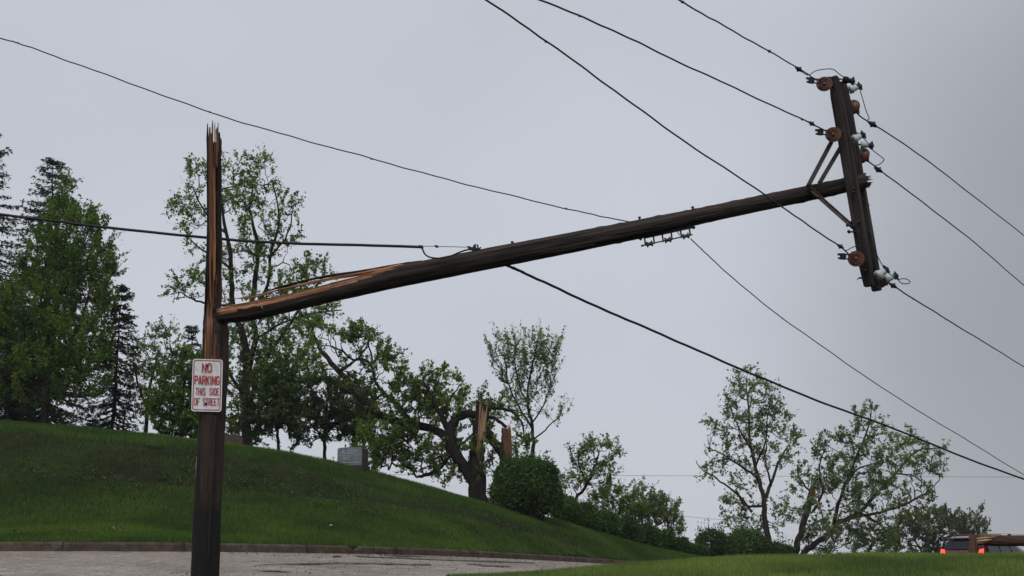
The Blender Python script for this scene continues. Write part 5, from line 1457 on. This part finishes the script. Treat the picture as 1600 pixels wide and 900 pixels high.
# ------------------------------------------------------------------ car
def car():
    loc = at(1525, 876, 52.0); phi = math.radians(48)
    fwd = Vector((math.sin(phi), math.cos(phi), 0)); lft = Vector((-fwd.y, fwd.x, 0))
    fwd = fwd; rgt = -lft
    # rear left corner seen at photo column 1469
    rl = at(1468.5, 876, 51.0); zroof = at(1500, 837, 52).z; zg0 = zroof - 1.90
    O = Vector((rl.x, rl.y, zg0)) + rgt * .95                       # rear centre on the ground
    root = empty('parked_car', O, 'dark red SUV with lit tail lamp seen from behind beyond the verge', 'car')
    def Q(x, y, z): return O + fwd * x * .93 + rgt * (y * .93) + z1 * z * 1.067   # x forward from the rear bumper, y to the right
    t = NT('dark_red_paint', .25, .5); t.b.inputs['Coat Weight'].default_value = .6; M['paint'] = t.col(t.ramp(t.noise(t.vec(), 2, 3), [(.3, (.085, .012, .014)), (.7, (.12, .016, .018))]))
    M['glass'] = mat_plain('tinted_glass', (.008, .010, .016), .10, 0, .1, 3, .35)
    M['rubber'] = mat_plain('rubber', (.02, .02, .02), .85); M['alloy'] = mat_plain('alloy', (.4, .4, .42), .35, .8); M['roofrail'] = mat_plain('rail', (.10, .10, .11), .4, .5)
    prof = [(0.02, .45), (0, .75), (.06, 1.0), (.12, 1.16), (.42, 1.62), (.60, 1.70), (1.3, 1.755), (2.2, 1.75), (2.75, 1.69), (3.55, 1.16), (4.45, 1.02), (4.72, .88), (4.78, .6), (4.72, .35), (.1, .33)]
    halfw = [.93, .95, .95, .94, .70, .68, .68, .68, .68, .86, .88, .86, .86, .86, .93]
    bm = bmesh.new(); rows = []
    for s in (-1, -.82, 0, .82, 1):
        rows.append([bm.verts.new(Q(x, s * w, z - (0 if abs(s) < 1 else (.05 if z > 1.4 else 0)) + (.02 if s == 0 and z > 1.5 else 0))) for (x, z), w in zip(prof, halfw)])
    n = len(prof)
    for r in range(4):
        for k in range(n): bm.faces.new((rows[r][k], rows[r + 1][k], rows[r + 1][(k + 1) % n], rows[r][(k + 1) % n]))
    bm.faces.new(rows[0]); bm.faces.new(rows[4][::-1]); bmesh.ops.triangulate(bm, faces=[f for f in bm.faces if len(f.verts) > 4])
    bmesh.ops.recalc_face_normals(bm, faces=bm.faces); me = bpy.data.meshes.new('body'); bm.to_mesh(me); bm.free(); me.materials.append(M['paint']); link('body', me, root)
    def plate(name, corners, mat, th=.012, par=root):
        c = [Vector(p) for p in corners]; nrm = (c[1] - c[0]).cross(c[2] - c[0]).normalized(); mb = MB(); k = len(c)
        mb.add([p + nrm * th for p in c] + [p - nrm * th for p in c], [tuple(range(k)), tuple(range(2 * k - 1, k - 1, -1))] + [(i, k + i, k + (i + 1) % k, (i + 1) % k) for i in range(k)], smooth=False)
        return mb.build(name, M[mat], par)
    plate('rear_window', [Q(.14, -.87, 1.26), Q(.14, .87, 1.26), Q(.41, .68, 1.63), Q(.41, -.68, 1.63)], 'glass')
    for s in (-1, 1):
        plate('side_window', [Q(.62, s * .925, 1.10), Q(1.6, s * .935, 1.10), Q(1.55, s * .735, 1.62), Q(.75, s * .735, 1.60)][::s], 'glass', .02)
        plate('side_window', [Q(1.68, s * .935, 1.10), Q(2.6, s * .93, 1.10), Q(2.45, s * .735, 1.62), Q(1.63, s * .735, 1.63)][::s], 'glass', .02)
        plate('side_window', [Q(2.68, s * .93, 1.10), Q(3.5, s * .91, 1.12), Q(2.78, s * .735, 1.60), Q(2.53, s * .735, 1.62)][::s], 'glass', .02)
        mb = MB(); mb.tube([Q(.55, s * .60, 1.74), Q(.7, s * .60, 1.80), Q(2.3, s * .60, 1.81), Q(2.5, s * .60, 1.76)], .018, 6); mb.build('roof_rail', M['roofrail'], root)
        t_ = plate('tail_lamp', [Q(-.01, s * .74, 1.0), Q(-.01, s * .972, 1.0), Q(.09, s * .972, 1.27), Q(.07, s * .80, 1.25)][::s], 'lamp', .02)
        for x in (.95, 3.85):
            mb = MB(); mb.lathe(Q(x, s * .80, .36), rgt * s, [(-.1, .30), (-.1, .36), (.13, .36), (.15, .33), (.15, .24)], 24); w = mb.build('wheel', M['rubber'], root)
            mb = MB(); mb.lathe(Q(x, s * .80, .36), rgt * s, [(.10, .235), (.158, .235), (.15, .2), (.12, .06), (.155, .05)], 16); rim = mb.build('rim', M['alloy'], None); rim.parent = w; rim.location = (0, 0, 0)
    plate('windscreen', [Q(2.80, .62, 1.66), Q(2.80, -.62, 1.66), Q(3.52, -.78, 1.19), Q(3.52, .78, 1.19)], 'glass')
    plate('spoiler', [Q(.28, -.66, 1.66), Q(.28, .66, 1.66), Q(.60, .66, 1.73), Q(.60, -.66, 1.73)], 'paint', .015)
    plate('licence_plate', [Q(-.015, -.26, .78), Q(-.015, .26, .78), Q(-.005, .26, .92), Q(-.005, -.26, .92)], 'white_strip', .006)
    mb = MB(); mb.box(Q(-.03, 0, .50), rgt, fwd, z1, .93, .07, .12); mb.build('bumper', M['rubber'], root)
    mb = MB(); mb.box(Q(.06, .1, 1.0), rgt, fwd, z1, .11, .03, .02); mb.build('badge_strip', M['alloy'], root)
m = bpy.data.materials.new('lit_tail_lamp'); m.use_nodes = True; b_ = m.node_tree.nodes['Principled BSDF']
b_.inputs['Base Color'].default_value = (.7, .03, .03, 1); b_.inputs['Emission Color'].default_value = (1, .07, .045, 1); b_.inputs['Emission Strength'].default_value = 1.7; M['lamp'] = m
car()

# ------------------------------------------------------------------ litter and road debris
def hit(px, py, Y=27.0):
    for _ in range(60):
        p = at(px, py, Y); e = p.z - gz(p.x, p.y); Y += e * 3 if abs(e) < 2 else math.copysign(3, e)
        Y = min(max(Y, 14), 60)
    return at(px, py, Y)
for px, py, l, s in [(519.5, 828, 'larger white paper scrap on the lower bank', .075), (177, 832, 'small white scrap low on the bank left of the pole', .035)]:
    p = hit(px, py); mb = MB(); vs = [(p.x - s, p.y - .03, p.z + .10), (p.x + s * .2, p.y - .06, p.z + .12), (p.x + s, p.y + .02, p.z + .06), (p.x + s * .3, p.y + .06, p.z + .09), (p.x - s * .7, p.y + .05, p.z + .13)]
    mb.add(vs + [(a, b, c - .004) for a, b, c in vs], [(0, 1, 2, 3, 4), (9, 8, 7, 6, 5)], smooth=False); o = mb.build('paper_scrap', M['white_strip']); tag(o, l, 'litter')
def debris():
    V = []
    def put(x, y, s, lift=.008):
        z = gz(x, y) + lift; a = RNG.uniform(0, 6.28); u = np.array([math.cos(a), math.sin(a), RNG.uniform(-.2, .5)]) * s; v = np.array([-math.sin(a), math.cos(a), RNG.uniform(-.2, .4)]) * s * RNG.uniform(.25, .7); c = np.array([x, y, z + abs(u[2]) ])
        V.append([c - u, c - v, c + u, c + v])
    for _ in range(9000):
        k = int(RNG.integers(20, len(KC) - 30)); u = RNG.uniform(0, 1) ** 1.6; p = offset(0)[k] * (1 - u) + NE[k] * u; p = p + RNG.normal(0, .4, 2)
        put(p[0], p[1], RNG.uniform(.008, .03))
    for px, py, n, s in [(205, 872, 60, .35), (215, 873, 50, .3), (590, 868, 50, .4), (600, 866.5, 60, .35), (232, 894, 12, .1)]:
        q = hit(px, py, 22)
        for _ in range(n): put(q.x + RNG.normal(0, s), q.y + RNG.normal(0, s * .5), RNG.uniform(.015, .04))
    d = link('road_debris', fast_mesh('road_debris', np.array(V), 4, M['debris'])); tag(d, 'dark scattered leaf and bark debris on the road', 'debris', kind='stuff')
M['debris'] = mat_plain('leaf_litter', (.06, .048, .034), .9, 0, .5, 3)
OFF0 = offset(0)
_o = offset
def offset(d): return OFF0 if d == 0 else _o(d)
debris()
def patch(px, py, wx, wy, seed):
    q = hit(px, py, 24); r = random.Random(seed); n = 26; mb = MB(); vs = []
    for k in range(n):
        a = 2 * math.pi * k / n; j = r.uniform(.45, 1.2); x, y = q.x + math.cos(a) * wx * j, q.y + math.sin(a) * wy * j
        vs.append((x, y, gz(x, y) + .012))
    vs.append((q.x, q.y, gz(q.x, q.y) + .012)); mb.add(vs, [(k, (k + 1) % n, n) for k in range(n)], smooth=False)
    o = mb.build('road_patch', M['patch']); tag(o, kind='structure')
M['patch'] = mat_plain('damp_asphalt_patch', (.085, .078, .068), .8, 0, .45, 9)
patch(207, 872.3, .80, .42, 1); patch(640, 869.5, .55, .5, 2); patch(120, 884, .5, .2, 3); patch(430, 893, .35, .14, 4); patch(760, 884, .5, .45, 5)
def crack(pix, r, seed):
    rr = random.Random(seed); pts = []
    for (x0, y0), (x1, y1) in zip(pix[:-1], pix[1:]):
        for k in range(6):
            t = k / 6; q = hit(x0 + (x1 - x0) * t, y0 + (y1 - y0) * t, 22); pts.append(Vector((q.x + rr.uniform(-.05, .05), q.y + rr.uniform(-.06, .06), 0)))
    for p in pts: p.z = gz(p.x, p.y) + .006
    mb = MB(); mb.tube(pts, [r * rr.uniform(.5, 1.3) for _ in pts], 4, smooth=False); tag(mb.build('road_crack', M['patch']), kind='structure')
crack([(0, 876), (120, 873), (300, 878), (420, 872)], .022, 1); crack([(20, 893), (180, 888), (290, 892)], .018, 2); crack([(360, 886), (520, 881), (700, 884)], .020, 3); crack([(560, 870), (700, 876), (860, 881)], .02, 4)
for px, py, l, w in [(527, 872, 'thin dark twig lying on the road close to the kerb', 14), (597, 866, 'dark broken twig on the road by the crumbled kerb', 20)]:
    q = hit(px, py, 24); mb = MB(); mb.tube([q + Vector((-w * .5 * mpp(24), 0, .02)), q + Vector((0, .05, .035)), q + Vector((w * .5 * mpp(24), -.02, .02))], [.012, .016, .006], 5); o = mb.build('twig', M['bark_dark']); tag(o, l, 'twig')

# ------------------------------------------------------------------ damp air
hz = MB(); hz.box((0, 0, 4), Vector((1, 0, 0)), Vector((0, 1, 0)), z1, 640, 640, 21)
m = bpy.data.materials.new('damp_air'); m.use_nodes = True; m.node_tree.nodes.clear()
o_ = m.node_tree.nodes.new('ShaderNodeOutputMaterial'); v_ = m.node_tree.nodes.new('ShaderNodeVolumePrincipled')
v_.inputs['Color'].default_value = (.95, .97, 1.0, 1); v_.inputs['Density'].default_value = 0.00032; v_.inputs['Anisotropy'].default_value = 0.2
m.node_tree.links.new(v_.outputs[0], o_.inputs['Volume'])
h_ = hz.build('haze', m); tag(h_, kind='stuff')
